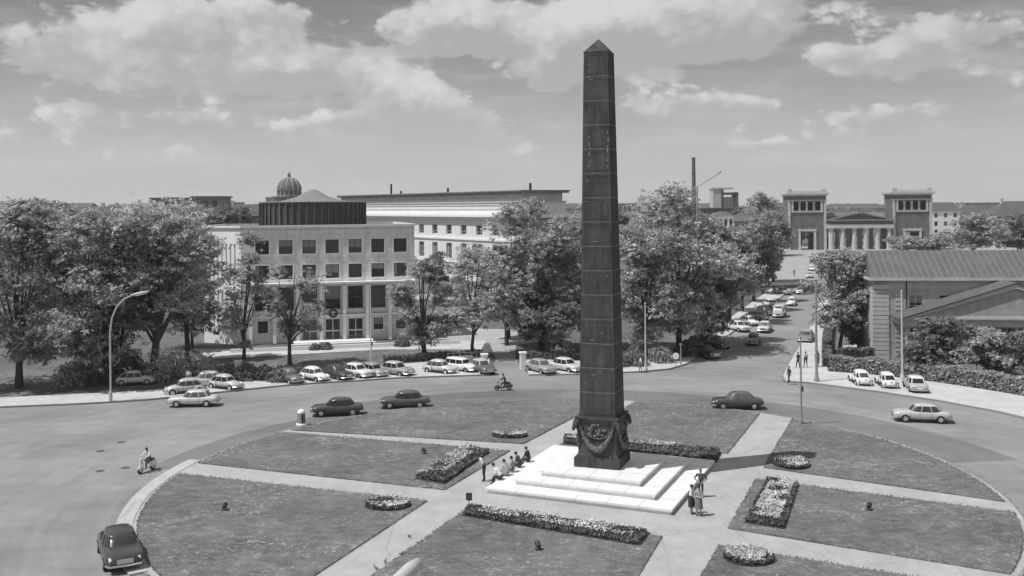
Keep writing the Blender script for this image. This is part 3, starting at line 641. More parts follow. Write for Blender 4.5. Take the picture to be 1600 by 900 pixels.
for c in range(8):
    x=u0-sp/2+sp*c
    vs=[];t=.23
    prof=[(-.05,7.75),(-1.25,7.6),(-.95,4.3),(-.55,3.4),(-.9,.1),(-.05,.1)]
    for X in (x-t,x+t): vs+=[(X,p[0],p[1]) for p in prof]
    n=len(prof); mb.add(vs,[tuple(range(n)),tuple(range(n,2*n))[::-1]]+[(i,i+n,(i+1)%n+n,(i+1)%n) for i in range(n)])
mb.build('fin',M_concl,mh)
mb=MB(); mb.b(u0-sp/2-.4,u0+sp*6.5+.4,-1.4,-.02,7.76,8.0); mb.b(u0-sp/2+.2,u0+sp*6.5-.2,-.7,-.02,3.45,3.62); mb.build('canopy',M_concl,mh)
mb=MB()
for c in range(7):
    cx=u0+sp*c; mb.b(cx-1.25,cx+1.25,-.12,-.02,3.75,4.25)
mb.build('spandrel',M_concl,mh)
em=MB(); em.lathe([(.62,0),(.62,.08),(.55,.1),(.5,.07),(.0,.07)],n=28)
emo=em.build('round_emblem',mat('dark seal',.07,.6),mh,loc=(u0+sp*3,-1.0,3.85)); emo.rotation_euler.x=R(90)
em=MB(); em.ball((0,.03,.1),(.1,.24,.03)); em.tube([(0,.1,.1),(.22,.24,.1),(.4,.05,.1)],[.07,.06,.02],6); em.tube([(0,.1,.1),(-.22,.24,.1),(-.4,.05,.1)],[.07,.06,.02],6); em.ball((0,.3,.1),.07); em.tube([(-.1,-.2,.1),(-.2,-.36,.1)],[.04,.02],5); em.tube([(.1,-.2,.1),(.2,-.36,.1)],[.04,.02],5)
em.build('eagle_relief',M_metal,emo)
mb=MB(); mb.b(u0+sp*1.3,u0+sp*4.7,-2.6,0.02,0,.34); mb.b(u0+sp*1.2,u0+sp*4.8,-3.1,-2.6,0,.17); mb.build('entrance_steps',M_concl,mh)
dr=ob('roof_drum',None,mh,(9.5,9.3,ZT-.25)); mb=MB(); n=48; rd_=7.4
mb.lathe([(rd_-.12,0),(rd_-.12,3.45)],n=n)
mb.build('drum_wall',mat('dark drum cladding',.085,.6,.2,2.),dr)
mb=MB()
for k in range(n): a=2*PI*k/n; mb.box((math.cos(a)*(rd_-.02),math.sin(a)*(rd_-.02),1.72),(.22,.16,3.4),a)
mb.build('ribs',mat('drum rib',.13,.6,.4,.5),dr)
mb=MB(); mb.lathe([(rd_+.1,3.45),(rd_+.15,3.6),(rd_-.1,3.66),(4.6,3.72),(2.2,4.35),(.7,5.25),(.05,5.4)],n=n); mb.build('drum_roof',mat('drum roof',.22,.6,.1,.7),dr,smooth=30)
mb=MB(); mb.b(-1,LW+5,-7.,-6.7,0,.45); 
tag(mb.build('garden_wall',M_concl,loc=A[:],rz=ang),'low pale wall in front of the modern building entrance','wall')
# --- white office block with long cornices
A2=Vector((2.,215.,0)); dv=Vector((-.56,.83,0)).normalized(); L2=98.; B2=A2+dv*L2; a2=math.atan2(-dv.y,-dv.x)
of=thing('office_block','long white stone office block with heavy cornices behind the trees','building',B2,a2)
holes=[];ws=[]
for i in range(13):
    cx=L2-3.5-7.0*i
    for z0,z1,hw in ((10.9,13.3,1.35),(4.9,8.8,1.35),(.9,3.2,1.3)): holes.append((cx-hw,cx+hw,z0,z1)); ws.append((cx-hw,cx+hw,z0,z1))
mb=MB(); wallsheet(mb,L2,0,15.,holes,.6)
def bx2(x0,x1,y0,y1,z0,z1): mb.b(x0,x1,y0,y1,z0,z1)
DEP=13.
mb.add([(0,0,0),(0,DEP,0),(0,DEP,15),(0,0,15)],[(0,3,2,1)]); mb.add([(0,DEP,0),(L2,DEP,0),(L2,DEP,15),(0,DEP,15)],[(0,3,2,1)])
mb.build('wall',M_white,of)
mb=MB(); sh=[(cy-1.,cy+1.,z0,z1) for cy in (3.2,9.5) for z0,z1 in ((10.9,13.3),(4.9,8.8),(.9,3.2))]
so=ob('side_wing',None,of,(L2,0,0),R(90)); wallsheet(mb,DEP,0,15.,sh,.5); mb.build('wall',M_stone,so)  # end wall of the white block: its shade is put into a darker tone
for w in sh: 
    mb=MB(); mb.b(w[0],w[1],.4,.46,w[2],w[3]); mb.build('pane',M_glass,so)
for w in ws: window(of,*w,.4,2,3,M_frame,t=.12)
mb=MB(); bx2(-1.2,L2+1.2,-1.2,DEP,15.2,15.7); bx2(-.9,L2+.9,-.9,DEP,15.7,16.1); bx2(-.5,L2+.5,-.5,DEP,15.0,15.2); bx2(-.3,L2+.35,-.3,-.01,9.7,10.1); bx2(-.2,L2+.2,-.2,-.01,4.0,4.3); mb.build('main_cornice',M_concl,of)
mb=MB(); bx2(.3,L2-.3,.4,DEP-.5,16.1,18.5); mb.build('attic_wall',M_white,of)
mb=MB()
for zz,pp in ((16.95,.12),(17.9,.16),(19.3,.1),(20.2,.3)): bx2(.3-pp if zz<18.5 else .9-pp,(L2-.3+pp) if zz<18.5 else (L2-.9+pp),(.4 if zz<18.5 else .9)-pp,(.41 if zz<18.5 else .91),zz,zz+.16)
mb.build('moulding',M_stonel,of)
mb=MB()
for i in range(120): x=.4+i*(L2-.8)/119; mb.b(x-.16,x+.16,-.75,-.01,14.6,15.0)
mb.build('dentils',M_concl,of)
mb=MB(); bx2(.1,L2-.1,.2,DEP-.3,18.5,18.8); bx2(.9,L2-.9,.9,DEP-1,18.8,20.6); mb.build('roof_band',M_stonel,of)
mb=MB(); bx2(.2,L2+.3,-.1,DEP,20.6,21.0); bx2(-.1,L2+.6,-.4,DEP+.2,21.0,21.25); mb.build('roof_edge',M_stone,of)
for s_,h_ in ((L2*.3,2.9),(L2*.36,.9),(L2*.62,1.2),(L2*.99,1.6)):
    mb=MB(); mb.b(s_-.2,s_+.2,3,3.4,21.2,21.2+h_); mb.build('roof_pipe',M_black,of)
# --- gatehouse with two towers and a columned portico
PA=Vector((102.6,364.2,0)); PB=Vector((153.4,357.8,0)); e=PB-PA; LP=e.length; ap=math.atan2(e.y,e.x)
gt=thing('gatehouse','monumental stone gatehouse with two towers and a columned portico closing the avenue','gatehouse',PA,ap)
TW=13.8
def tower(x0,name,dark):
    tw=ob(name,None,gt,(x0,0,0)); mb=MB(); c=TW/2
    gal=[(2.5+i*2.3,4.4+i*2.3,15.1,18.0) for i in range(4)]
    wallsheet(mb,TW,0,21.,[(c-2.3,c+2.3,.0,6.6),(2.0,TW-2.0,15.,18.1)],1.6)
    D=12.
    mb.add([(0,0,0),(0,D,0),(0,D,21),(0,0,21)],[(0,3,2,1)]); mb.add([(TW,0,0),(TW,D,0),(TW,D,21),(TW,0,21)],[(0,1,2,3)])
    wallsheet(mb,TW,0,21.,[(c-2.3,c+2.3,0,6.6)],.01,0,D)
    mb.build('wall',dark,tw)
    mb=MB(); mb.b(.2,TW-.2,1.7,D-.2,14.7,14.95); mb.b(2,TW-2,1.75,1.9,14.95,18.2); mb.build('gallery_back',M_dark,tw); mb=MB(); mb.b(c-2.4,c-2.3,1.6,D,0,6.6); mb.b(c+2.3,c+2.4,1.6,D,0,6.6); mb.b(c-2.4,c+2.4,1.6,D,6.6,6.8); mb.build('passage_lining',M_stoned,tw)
    for i in range(3):
        x=c+(i-1)*2.6; mb=MB(); mb.lathe([(.5,15.0),(.42,16),(.4,17.6),(.6,17.8),(.6,18.05)],(x,.7,0),12); mb.build('gallery_column',M_stonel,tw,smooth=True)
    mb=MB(); mb.b(-.3,TW+.3,-.35,-.02,18.5,18.9); mb.b(1.2,TW-1.2,-.3,-.02,14.2,14.6); mb.b(0,.9,-.25,-.02,0,18.5); mb.b(TW-.9,TW,-.25,-.02,0,18.5); mb.b(1.3,2.,-.2,-.02,14.6,18.5);mb.b(TW-2,TW-1.3,-.2,-.02,14.6,18.5); mb.b(c-3.3,c+3.3,-.4,-.02,7.2,8.0); mb.b(c-3.2,c-2.4,-.3,-.02,0,7.2);mb.b(c+2.4,c+3.2,-.3,-.02,0,7.2); mb.build('pilaster',M_stonel if dark==M_stone else M_stonel,tw)
    mb=MB(); mb.b(-.4,TW+.4,-.5,12.4,20.3,20.8); mb.b(-1.,TW+1.,-1.1,13,20.8,21.4); mb.b(-.2,TW+.2,-.3,12.2,21.4,22.1); mb.build('cornice',M_stonel,tw)
    for x in (0,TW-1.6):
        mb=MB(); mb.b(x,x+1.6,-.3,1.2,22.1,22.9); mb.build('corner_block',M_stonel,tw)
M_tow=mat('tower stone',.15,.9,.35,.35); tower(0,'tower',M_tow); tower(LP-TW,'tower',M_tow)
po=ob('portico',None,gt,(TW+.3,0,0)); PW=LP-2*TW-.6
for i in range(6):
    x=1.2+(PW-2.4)*i/5; mb=MB(); mb.lathe([(.95,.5),(.92,3),(.78,7.7),(1.1,8.0),(1.1,8.3)],(x,-1.,0),14); mb.build('column',M_stonel,po,smooth=True)
for i in range(6):
    x=1.2+(PW-2.4)*i/5; mb=MB(); mb.lathe([(.9,.5),(.78,7.7),(1.05,8.0),(1.05,8.3)],(x,9.,0),12); mb.build('column',M_stonel,po,smooth=True)
mb=MB(); mb.b(-.2,PW+.2,-2.2,11,8.3,9.7); mb.build('architrave',M_stonel,po)
mb=MB(); mb.b(0,PW,-2.0,10.8,9.7,11.0)
for i in range(13): x=.6+(PW-1.2)*i/12; mb.b(x-.25,x+.25,-2.15,-2.0,9.75,10.95)
mb.build('frieze',M_stoned,po)
mb=MB(); mb.b(-.4,PW+.4,-2.6,11.2,11.0,11.35); c=PW/2
vs=[];prof=[(-.4,11.35),(PW+.4,11.35),(c,14.4)]; inn=[(1.4,11.5),(PW-1.4,11.5),(c,13.8)]
for y in (-2.6,-1.8): vs+=[(p[0],y,p[1]) for p in prof]+[(p[0],y,p[1]) for p in inn]
mb.add(vs,[(0,1,4,3),(1,2,5,4),(2,0,3,5),(6,9,10,7),(7,10,11,8),(8,11,9,6),(0,6,7,1),(1,7,8,2),(2,8,6,0),(3,4,10,9),(4,5,11,10),(5,3,9,11)]); mb.build('pediment',M_stone,po)
mb=MB(); mb.add([(.9,-1.95,11.4),(PW-.9,-1.95,11.4),(c,-1.95,14.0)],[(0,1,2)])
for i in range(11): x=2.5+(PW-5)*i/10; hgt=1.9*(1-abs(x-c)/c); mb.ball((x,-2.0,11.5+hgt/2),(.45,.25,max(.2,hgt/2)),7,5)
mb.build('tympanum_relief',M_stoned,po)
mb=MB(); mb.rings([[(-.4,y,11.36),(PW+.4,y,11.36),(c,y,14.35)] for y in (-1.7,11.)]); mb.build('roof',M_roofm,po)
mb=MB(); mb.b(-.3,PW+.3,10.5,11.5,11.4,13.9); mb.build('attic',M_stonel,po)
mb=MB(); mb.b(-2,LP+2,-3.4,14,0,.25); mb.b(TW-.5,LP-TW+.5,-2.8,13,.25,.5); mb.build('base_steps',M_stonel,gt)
# --- villa on the right
vA=Vector((xat(1364,112),112.,0)); vl=thing('villa','rusticated stone villa with seamed metal roof and gabled porch at the right','villa',vA,R(-7)); VD=8.5
VL=34.; ev=9.0; mb=MB(); vw=[(4+i*3.3,5.4+i*3.3,4.9,7.3) for i in range(8)]+[(4+i*3.3,5.4+i*3.3,1.2,3.6) for i in range(8)]
wallsheet(mb,VL,0,ev,vw,.35); 
mb.add([(0,0,0),(0,VD,0),(0,VD,ev),(0,0,ev)],[(0,3,2,1)]); mb.add([(VL,0,0),(VL,VD,0),(VL,VD,ev),(VL,0,ev)],[(0,1,2,3)]); mb.add([(0,VD,0),(VL,VD,0),(VL,VD,ev),(0,VD,ev)],[(0,3,2,1)])
mb.build('wall',M_vill,vl)
for w in vw: window(vl,*w,.25,2,2,M_frame)
mb=MB()
for k in range(18): 
    w=.02 if k%2 else 0; mb.b(-.12+w,1.7-w,-.12+w,.9,k*.5+.03,k*.5+.47); 
mb.build('rusticated_corner',M_stonel,vl)
mb=MB()
for k in range(16): mb.b(2.4,3.1,-.06,-.01,.4+k*.52,.4+k*.52+.3)
mb.build('quoin',M_stonel,vl)
mb=MB(); mb.b(-.5,VL+.5,-.55,VD+.5,ev,ev+.35); mb.build('cornice',M_stonel,vl); mb=MB(); mb.b(-.3,VL+.3,-.3,VD+.2,ev-.9,ev-.02); 
fr=MB(); fr.b(-.05,VL+.05,-.10,-.02,ev-1.2,ev-.03); fr.build('frieze',M_vill,vl)
zr=12.2; mb=MB(); q0=(-.5,-.55,ev+.35);q1=(VL+.5,-.55,ev+.35);q2=(VL+.5,VD+.5,ev+.35);q3=(-.5,VD+.5,ev+.35);r0=(.3,VD/2,zr);r1=(VL-2,VD/2,zr)
mb.add([q0,q1,q2,q3,r0,r1],[(0,1,5,4),(1,2,5),(2,3,4,5),(3,0,4),(3,2,1,0)]); rf=mb.build('roof',M_roofm,vl)
mb=MB()
for i in range(48):
    x=.3+i*.72; 
    if x>VL: break
    y1=7.; f=1.
    f=max(0,min(1,f)); mb.tube([(x,-.5,ev+.37),(x,-.55+(VD/2+.5)*f,ev+.37+(zr-ev-.35)*f)],.06,4)
mb.build('roof_seam',mat('roof seam',.21,.6),rf)
mb=MB(); mb.tube([(3.6,-.2,ev-.1),(3.6,-.2,0)],.07,6); mb.build('downpipe',M_black,vl)
# porch with gable
pc=ob('porch',None,vl,(1.9,-4.0,0)); mb=MB(); PWd=24.; 
vs=[];pr=[(0,5.0),(PWd,5.0),(PWd/2,8.9)]; inn=[(1.6,5.25),(PWd-1.6,5.25),(PWd/2,8.45)]
for y in (-.3,.5): vs+=[(p[0],y,p[1]) for p in pr]+[(p[0],y,p[1]) for p in inn]
mb.add(vs,[(0,1,4,3),(1,2,5,4),(2,0,3,5),(6,9,10,7),(7,10,11,8),(8,11,9,6),(0,6,7,1),(1,7,8,2),(2,8,6,0),(3,4,10,9),(4,5,11,10),(5,3,9,11)]); mb.build('gable_moulding',M_stonel,pc)
mb=MB(); mb.rings([[(.1,y,5.0),(PWd-.1,y,5.0),(PWd/2,y,8.8)] for y in (.0,3.9)]); mb.build('gable_wall',M_vill,pc)
mb=MB(); mb.rings([[(-.2,y,5.02),(-.2,y,5.12),(PWd/2,y,9.1),(PWd+.2,y,5.12),(PWd+.2,y,5.02),(PWd/2,y,8.95)] for y in (-.4,3.8)]); mb.build('gable_roof',M_roofm,pc)
mb=MB(); mb.b(.3,PWd-.3,.0,3.9,4.2,4.98); mb.build('entablature',M_stonel,pc)
for i in range(6):
    mb=MB(); x=.9+(PWd-1.8)*i/5; mb.lathe([(.34,0),(.3,.3),(.26,3.9),(.36,4.05),(.36,4.2)],(x,.5,0),12); mb.build('column',M_stonel,pc,smooth=True)
# --- skyline blocks
def block(label,x0,x1,ytop,D,depth=14.,roof='gable',tone=M_stone,rf=M_rooft,rows=2,nw=None,name='town_house',roofh=None,ang=0.,cat='house',ribs=0):
    X0,X1=xat(x0,D,330),xat(x1,D,330); W_=X1-X0; top=zat((x0+x1)/2,ytop,D); rh=roofh if roofh is not None else (0. if roof=='flat' else min(5.,W_*.3)); ev_=top-rh
    t=thing(name,label,cat,(X0,D,0),ang,'buildings on the skyline'); mb=MB(); nw=nw or max(2,int(W_/5)); H_=[]
    fh=3.4
    for r in range(rows):
        for i in range(nw):
            cx=W_*(i+.5)/nw; z1=ev_-.9-r*fh; 
            if z1-1.8>0: H_.append((cx-min(.7,W_/nw*.28),cx+min(.7,W_/nw*.28),z1-1.8,z1))
    wallsheet(mb,W_,0,ev_,H_,.3); mb.add([(0,0,0),(0,depth,0),(0,depth,ev_),(0,0,ev_)],[(0,3,2,1)]); mb.add([(W_,0,0),(W_,depth,0),(W_,depth,ev_),(W_,0,ev_)],[(0,1,2,3)]); mb.add([(0,depth,0),(W_,depth,0),(W_,depth,ev_),(0,depth,ev_)],[(0,3,2,1)])
    mb.build('wall',tone,t)
    for h in H_: 
        m2=MB(); m2.b(h[0]-.02,h[1]+.02,.22,.3,h[2]-.02,h[3]+.02); m2.build('window',M_glass,t)
    mb=MB()
    if roof=='flat': mb.b(-.4,W_+.4,-.4,depth+.4,ev_,ev_+.5)
    elif roof=='gable': mb.rings([[(x,-.4,ev_),(x,depth+.4,ev_),(x,depth/2,ev_+rh)] for x in (-.3,W_+.3)])
    elif roof=='front': mb.rings([[(-.3,y,ev_),(W_+.3,y,ev_),(W_/2,y,ev_+rh)] for y in (-.3,depth)])
    elif roof=='hip': mb.add([(-.4,-.4,ev_),(W_+.4,-.4,ev_),(W_+.4,depth+.4,ev_),(-.4,depth+.4,ev_),(min(W_/2,depth/2),depth/2,ev_+rh),(W_-min(W_/2,depth/2)+.01,depth/2,ev_+rh)],[(0,1,5,4),(1,2,5),(2,3,4,5),(3,0,4),(3,2,1,0)])
    r_=mb.build('roof',rf,t)
    if roof!='flat' and W_>8:
        for k in range(1+int(W_/25)):
            m2=MB(); x=W_*(.25+.5*((k*.37)%1)); m2.b(x-.5,x+.5,depth*.5-.4,depth*.5+.4,ev_+rh*.7,ev_+rh+1.2); m2.build('chimney',M_stonel,r_)
    return t
S=block
S('long low building with dark roof at the far left skyline',118,236,322,330,14,'gable',M_stoned,M_rooft,1,12)
S('small white-gabled house among the left rooftops',272,302,312,300,12,'front',M_whiteb,M_rooft,1,2)
S('flat-topped grey block left of the white gable',236,276,311,320,12,'flat',M_stone,M_rooft,2,4)
S('grey attic block with three small windows beside the white gable',300,343,309,290,12,'flat',M_stone,M_roofm,1,3)
S('long dark roof between the attic block and the ribbed drum',340,402,319,310,12,'gable',M_stoned,M_rooft,1,6)
S('dark-roofed house at the left edge of the skyline',-40,60,319,360,16,'hip',M_stoned,M_rooft,2,8)
S('second dark-roofed house at the left edge of the skyline',58,120,324,340,14,'gable',M_stone,M_rooft,2,6)
S('long flat grey hall just right of the obelisk',958,1018,320,420,20,'flat',M_stonel,M_stone,1,8)
S('low dark block under the pale framed tower',1095,1170,326,500,18,'flat',M_stoned,M_stoned,1,8)
S('dark hip-roofed block left of the gatehouse',1168,1232,322,520,18,'hip',M_stoned,M_rooft,1,6)
S('small white house with dormers among the avenue treetops',1122,1146,330,260,12,'hip',M_whiteb,M_roofm,2,3)
S('low white outbuilding beside the small white house',1148,1158,352,262,8,'gable',M_whiteb,M_rooft,1,2)
S('low roofed house behind the left avenue trees',1148,1180,336,290,10,'gable',M_stone,M_roofm,1,4)
S('long tiled roof behind the gatehouse portico',1286,1396,326,520,16,'hip',M_stonel,M_rooft,1,14)
S('white apartment house right of the gatehouse',1455,1500,316,400,14,'gable',M_whiteb,M_rooft,4,3)
S('grey apartment house beyond the right edge',1498,1560,320,420,14,'hip',M_stone,M_rooft,4,6)
S('pale apartment house at the extreme right of the skyline',1556,1650,314,380,14,'hip',M_stonel,M_rooft,4,8)
S('white church-side building left of the obelisk behind the gates',884,908,440,230,10,'front',M_whiteb,M_rooft,1,2,roofh=3.)
for i in range(16):
    rr_=random.Random(i); x=-60+i*112; 
    S('far hazy rooftop strip on the horizon, number unseen'.replace(', number unseen','') ,x,x+rr_.randint(80,112),319-rr_.random()*3,900+rr_.random()*300,25,rr_.choice(['gable','hip','flat']),M_stone,M_rooft,1,6,name='horizon_building')
for o in [o for o in bpy.data.objects if o.get('label')=='far hazy rooftop strip on the horizon']: o['label']='far low roof on the horizon line behind everything else'; o['group']='far roofs on the horizon'
# dome
Dd=560.; dx=xat(452,Dd,300); dm=thing('domed_tower','grey ribbed dome with lantern on the left skyline','dome',(dx,Dd,0),0)
zb=zat(452,308,Dd); zt=zat(452,277,Dd); r_=(19/F_)*Dd; mb=MB(); mb.b(-r_*1.7,r_*1.7,-r_,r_*2,0,zb); mb.build('lower_block',M_stone,dm)
mb=MB(); mb.lathe([(r_*1.45,zb),(r_*1.45,zb+.6),(r_*.98,zb+.7),(r_*.95,zb+4)],n=24); mb.build('drum',M_stone,dm)
mb=MB()
for k in range(16): a=2*PI*k/16; mb.box((math.cos(a)*r_*.97,math.sin(a)*r_*.97,zb+2.4),(.35,1.,2.2),a)
mb.build('arch_window',M_dark,dm)
mb=MB(); mb.lathe([(r_*math.cos(t),zb+4+(zt-zb-4)*math.sin(t)) for t in np.linspace(0,PI/2-.12,10)],n=24); dd=mb.build('dome_shell',M_stoned,dm,smooth=True)
mb=MB()
for k in range(12): a=2*PI*k/12; mb.tube([((r_+.1)*math.cos(t)*math.cos(a),(r_+.1)*math.cos(t)*math.sin(a),zb+4+(zt-zb-4)*math.sin(t)) for t in np.linspace(0,PI/2-.12,8)],.22,4)
mb.build('rib',M_stonel,dd)
mb=MB(); mb.lathe([(1.,zt-.3),(.9,zt+1.3),(1.1,zt+1.4),(.5,zt+2.2),(.1,zt+3.2)],n=10); mb.build('lantern',M_stoned,dm)
# chimney, crane, church tower, framed block
Dc=480.; cx=xat(1084,Dc,300); mb=MB(); ct=zat(1083,246,Dc); mb.lathe([(1.25,0),(1.05,ct*.5),(.85,ct-1),(.98,ct-.9),(.98,ct)],n=16)
ch=thing('factory_chimney','tall dark factory chimney above the largest tree','chimney',(cx,Dc,0),0); mb.build('stack',M_stoned,ch,smooth=True); mb=MB(); mb.lathe([(1.05,ct*.8),(1.05,ct*.8+.4)],n=16); mb.build('iron_band',M_black,ch)
cr=thing('crane','thin slanting crane boom beside the factory chimney','crane',(xat(1090,Dc,300)+4,Dc+12,0),0); bx_=xat(1122,Dc,270)-xat(1090,Dc,290); z0_,z1_=zat(1090,290,Dc),zat(1122,267,Dc)
mb=MB(); mb.tube([(-2,0,z0_-.5),(bx_*.6,0,z0_+(z1_-z0_)*.6),(bx_,0,z1_)],[.18,.2,.45],5); mb.build('boom',M_pole,cr); mb=MB(); mb.tube([(-2,0,0),(-2,0,z0_)],.4,6); mb.build('mast',M_pole,cr); mb=MB(); mb.box((-2,0,1),(4,4,2)); mb.build('cab',M_pole,cr)
Dt=430.; tx=xat(1055,Dt,300); tt=zat(1055,291,Dt); ts=thing('church_tower','small twin-topped tower peeping over the largest tree','tower',(tx,Dt,0),0); mb=MB(); mb.b(-2,2,-2,2,0,tt-4); mb.build('tower_body',M_stone,ts); mb=MB(); mb.b(-1.5,1.5,-1.5,1.5,tt-4,tt-2.4); mb.build('belfry',M_dark,ts)
mb=MB(); mb.b(-2,2,-2,2,tt-2.4,tt-1.8); mb.build('ledge',M_stonel,ts)
for s in (-1,1): mb=MB(); mb.lathe([(.8,tt-1.8),(.9,tt-.9),(.2,tt)],(s*1.1,0,0),8); mb.build('cupola',M_stoned,ts)
Df=620.; fx0=xat(1114,Df,300); fw=xat(1154,Df,300)-fx0; ft=zat(1134,293,Df); fb_=zat(1134,321,Df); fr=thing('framed_tower_block','pale tower block with open framed end on the skyline','tower block',(fx0,Df,0),0)
mb=MB(); mb.b(0,fw*.32,0,10,0,ft-1); mb.build('slab',M_stonel,fr); mb=MB(); mb.b(-.5,fw*.8,-.6,10.6,ft-1,ft); mb.build('roof_slab',M_stonel,fr)
mb=MB(); mb.b(fw*.33,fw*.42,.5,10,0,ft-1.1); mb.b(fw*.87,fw,.5,10,0,ft-3); mb.b(fw*.42,fw*.995,.5,10,ft-4.6,ft-3.1) ; mb.build('frame',M_stoned,fr); mb=MB(); mb.b(fw*.42,fw*.87,4,9,0,ft-6); mb.build('screen_wall',M_stonel,fr)
# gate pillars and posts by the driveway
for x,y,h_,lab in ((757,580,1.9,'white gate pillar left of the driveway'),(817,577,1.9,'white gate pillar right of the driveway'),(372,590,1.8,'white gatepost in front of the thin straight tree'),(316,590,1.6,'white gatepost among the left bushes')):
    px_,py_=at(x,y); t=thing('gate_pillar',lab,'gate pillar',(px_,py_,0),R(8),'white gate pillars'); mb=MB(); mb.b(-.3,.3,-.3,.3,0,h_-.15); mb.build('shaft',M_whiteb,t); mb=MB(); mb.b(-.4,.4,-.4,.4,h_-.15,h_); mb.build('cap',M_concl,t)
mb=MB(); a=Vector((*at(700,566),0)); b=Vector((*at(754,563),0)); t=thing('park_fence','low thin rail fence left of the driveway gate','fence',a,math.atan2((b-a).y,(b-a).x)); L=(b-a).length
for z in (.5,1.0): mb.tube([(0,0,z),(L,0,z)],.03,5)
mb.build('rail',M_pole,t)
for i in range(7): m2=MB(); m2.tube([(L*i/6,0,0),(L*i/6,0,1.1)],.04,6); m2.build('post',M_pole,t)
# ------------------------------------------------------------ poles and lamps
def pole(label,base,ytop,r=.09,m=M_pole,zb=.12,name='pole',cat='pole',group='tall straight poles'):
    x,y=at(*base,zb); top=zat(base[0],ytop,y); t=thing(name,label,cat,(x,y,zb),0,group); h=top-zb
    mb=MB(); mb.tube([(0,0,0),(0,0,h*.5),(0,0,h)],[r,r*.85,r*.65],10); mb.build('shaft',m,t,smooth=True)
    mb=MB(); mb.lathe([(r*1.9,0),(r*1.9,.25),(r*1.3,.5),(r*1.1,.9)],n=10); mb.build('foot',m,t); mb=MB(); mb.ball((0,0,h),r*.95,8,5); mb.build('cap',m,t)
    mb=MB(); mb.b(r*.6,r*.6+.12,-.08,.08,2.6,3.0); mb.build('switch_box',M_black,t); return t
pole('light pole in front of the loggia, among the parked cars',(580,577),446,.08,M_polel)
pole('grey pole right of the obelisk against the leafy tree',(1009,579),474,.11,M_polel)
pole('thin pole on the near edge of the island right of the gravel path',(1252,662),527,.09,M_pole,.13)
pole('tallest thick pole at the right corner of the avenue',(1276,596),437,.14,M_pole)
pole('pale pole in front of the villa corner',(1410,593),455,.12,M_polel)
pole('slender far pole in the middle of the paved square',(1311,424),384,.11,M_pole,.02)
pole('dark pole at the left pavement of the avenue',(1142,512),440,.09,M_black)
def arclamp(label,base,pts,r=.09,m=M_polel,zb=.12,headlen=1.):
    x,y=at(*base,zb); P=[Vector((xat(px,y,py)-x,0,zat(px,py,y)-zb)) for px,py in pts]; t=thing('street_lamp',label,'street lamp',(x,y,zb),0,'curved street lamps')
    mb=MB(); sp=[Vector((0,0,0))]+P[:-1]; n=len(sp); mb.tube(sp,[r*(1-.45*i/n) for i in range(n)],10); mb.build('mast',m,t,smooth=60)
    mb=MB(); a,b=P[-2],P[-1]; d=(b-a); mb.tube([a-d*.1,a+d*.15,a+d*.6,b],[r*.7,.13,.15,.05],8); hd=mb.build('lamp_head',m,t,smooth=60)
    mb=MB(); o=Vector((0,0,-.09)); mb.tube([a+d*.2+o,a+d*.85+o],[.1,.07],8); mb.build('lamp_glass',M_lens,hd)
    mb=MB(); mb.lathe([(r*1.8,0),(r*1.8,.8),(r*1.1,1.)],n=10); mb.build('foot',m,t); return t
arclamp('tall curved street lamp arching over the left pavement',(173,627),[(172.5,560),(172,520),(175,497),(182,480),(193,468),(207,461),(233,455)])
arclamp('small far curved street lamp at the end of the avenue',(1285,462),[(1284.5,430),(1283.5,415),(1281,406),(1276,402),(1270,401),(1262,401)],.08,M_pole)
# lamp cut by the bottom edge: same kind of lamp, seen from above at its head
zl=8.2; hx,hy=at(655,874,zl+.1); tx_,ty_=at(606,922,zl); dvv=Vector((tx_-hx,ty_-hy,0)); dvv.normalize()
t=thing('street_lamp','pale lamp head poking into the view at the bottom edge','street lamp',(hx+dvv.x*3.4,hy+dvv.y*3.4,0),math.atan2(-dvv.y,-dvv.x),'curved street lamps')
mb=MB(); mb.tube([(1.6,0,zl-.05),(1.8,0,zl),(2.8,0,zl+.02),(3.3,0,zl),(3.4,0,zl-.02)],[.12,.19,.21,.17,.05],14); hd=mb.build('lamp_head',mat('lamp head enamel',.5,.4),t,smooth=60); mb=MB(); mb.tube([(2.,0,zl-.14),(3.2,0,zl-.14)],[.15,.15],10); mb.build('lamp_glass',M_lens,hd)
mb=MB(); mb.tube([(0,0,.0),(0,0,4),(0,0,6),(.15,0,7.2),(.7,0,7.9),(1.7,0,zl-.03)],[.12,.1,.09,.08,.07,.06],10); mb.build('mast',M_polel,t,smooth=60)
# traffic bollard, signs, floodlights
x,y=at(471,664,.1); t=thing('traffic_bollard','stout domed traffic bollard at the far end of the upper left path','bollard',(x,y,.1),0)
mb=MB(); mb.lathe([(.42,0),(.42,.12),(.3,.14)],n=16); mb.build('base',M_whiteb,t); mb=MB(); mb.lathe([(.3,.14),(.3,1.0)],n=16); mb.build('body',mat('bollard grey',.3,.5),t,smooth=True); mb=MB(); mb.lathe([(.31,1.0),(.31,1.08),(.25,1.2),(.12,1.28),(.02,1.3)],n=16); mb.build('dome_cap',M_whiteb,t,smooth=True)
mb=MB()
for a in (R(-60),R(-20),R(170)): mb.box((math.cos(a)*.3,math.sin(a)*.3,.56),(.03,.12,.7),a)
mb.build('stripe',M_black,t)
x,y=at(733,793,.1); t=thing('signboard','small dark box sign on a short post before the long flower bed','sign',(x,y,.1),R(-10)); mb=MB(); mb.tube([(0,0,0),(0,0,.5)],.035,8); mb.build('post',M_black,t); mb=MB(); mb.b(-.17,.17,-.09,.09,.45,.85); mb.build('box',M_black,t); mb=MB(); mb.b(-.13,.13,-.095,-.091,.5,.8); mb.build('face',mat('sign face',.07,.4),t)
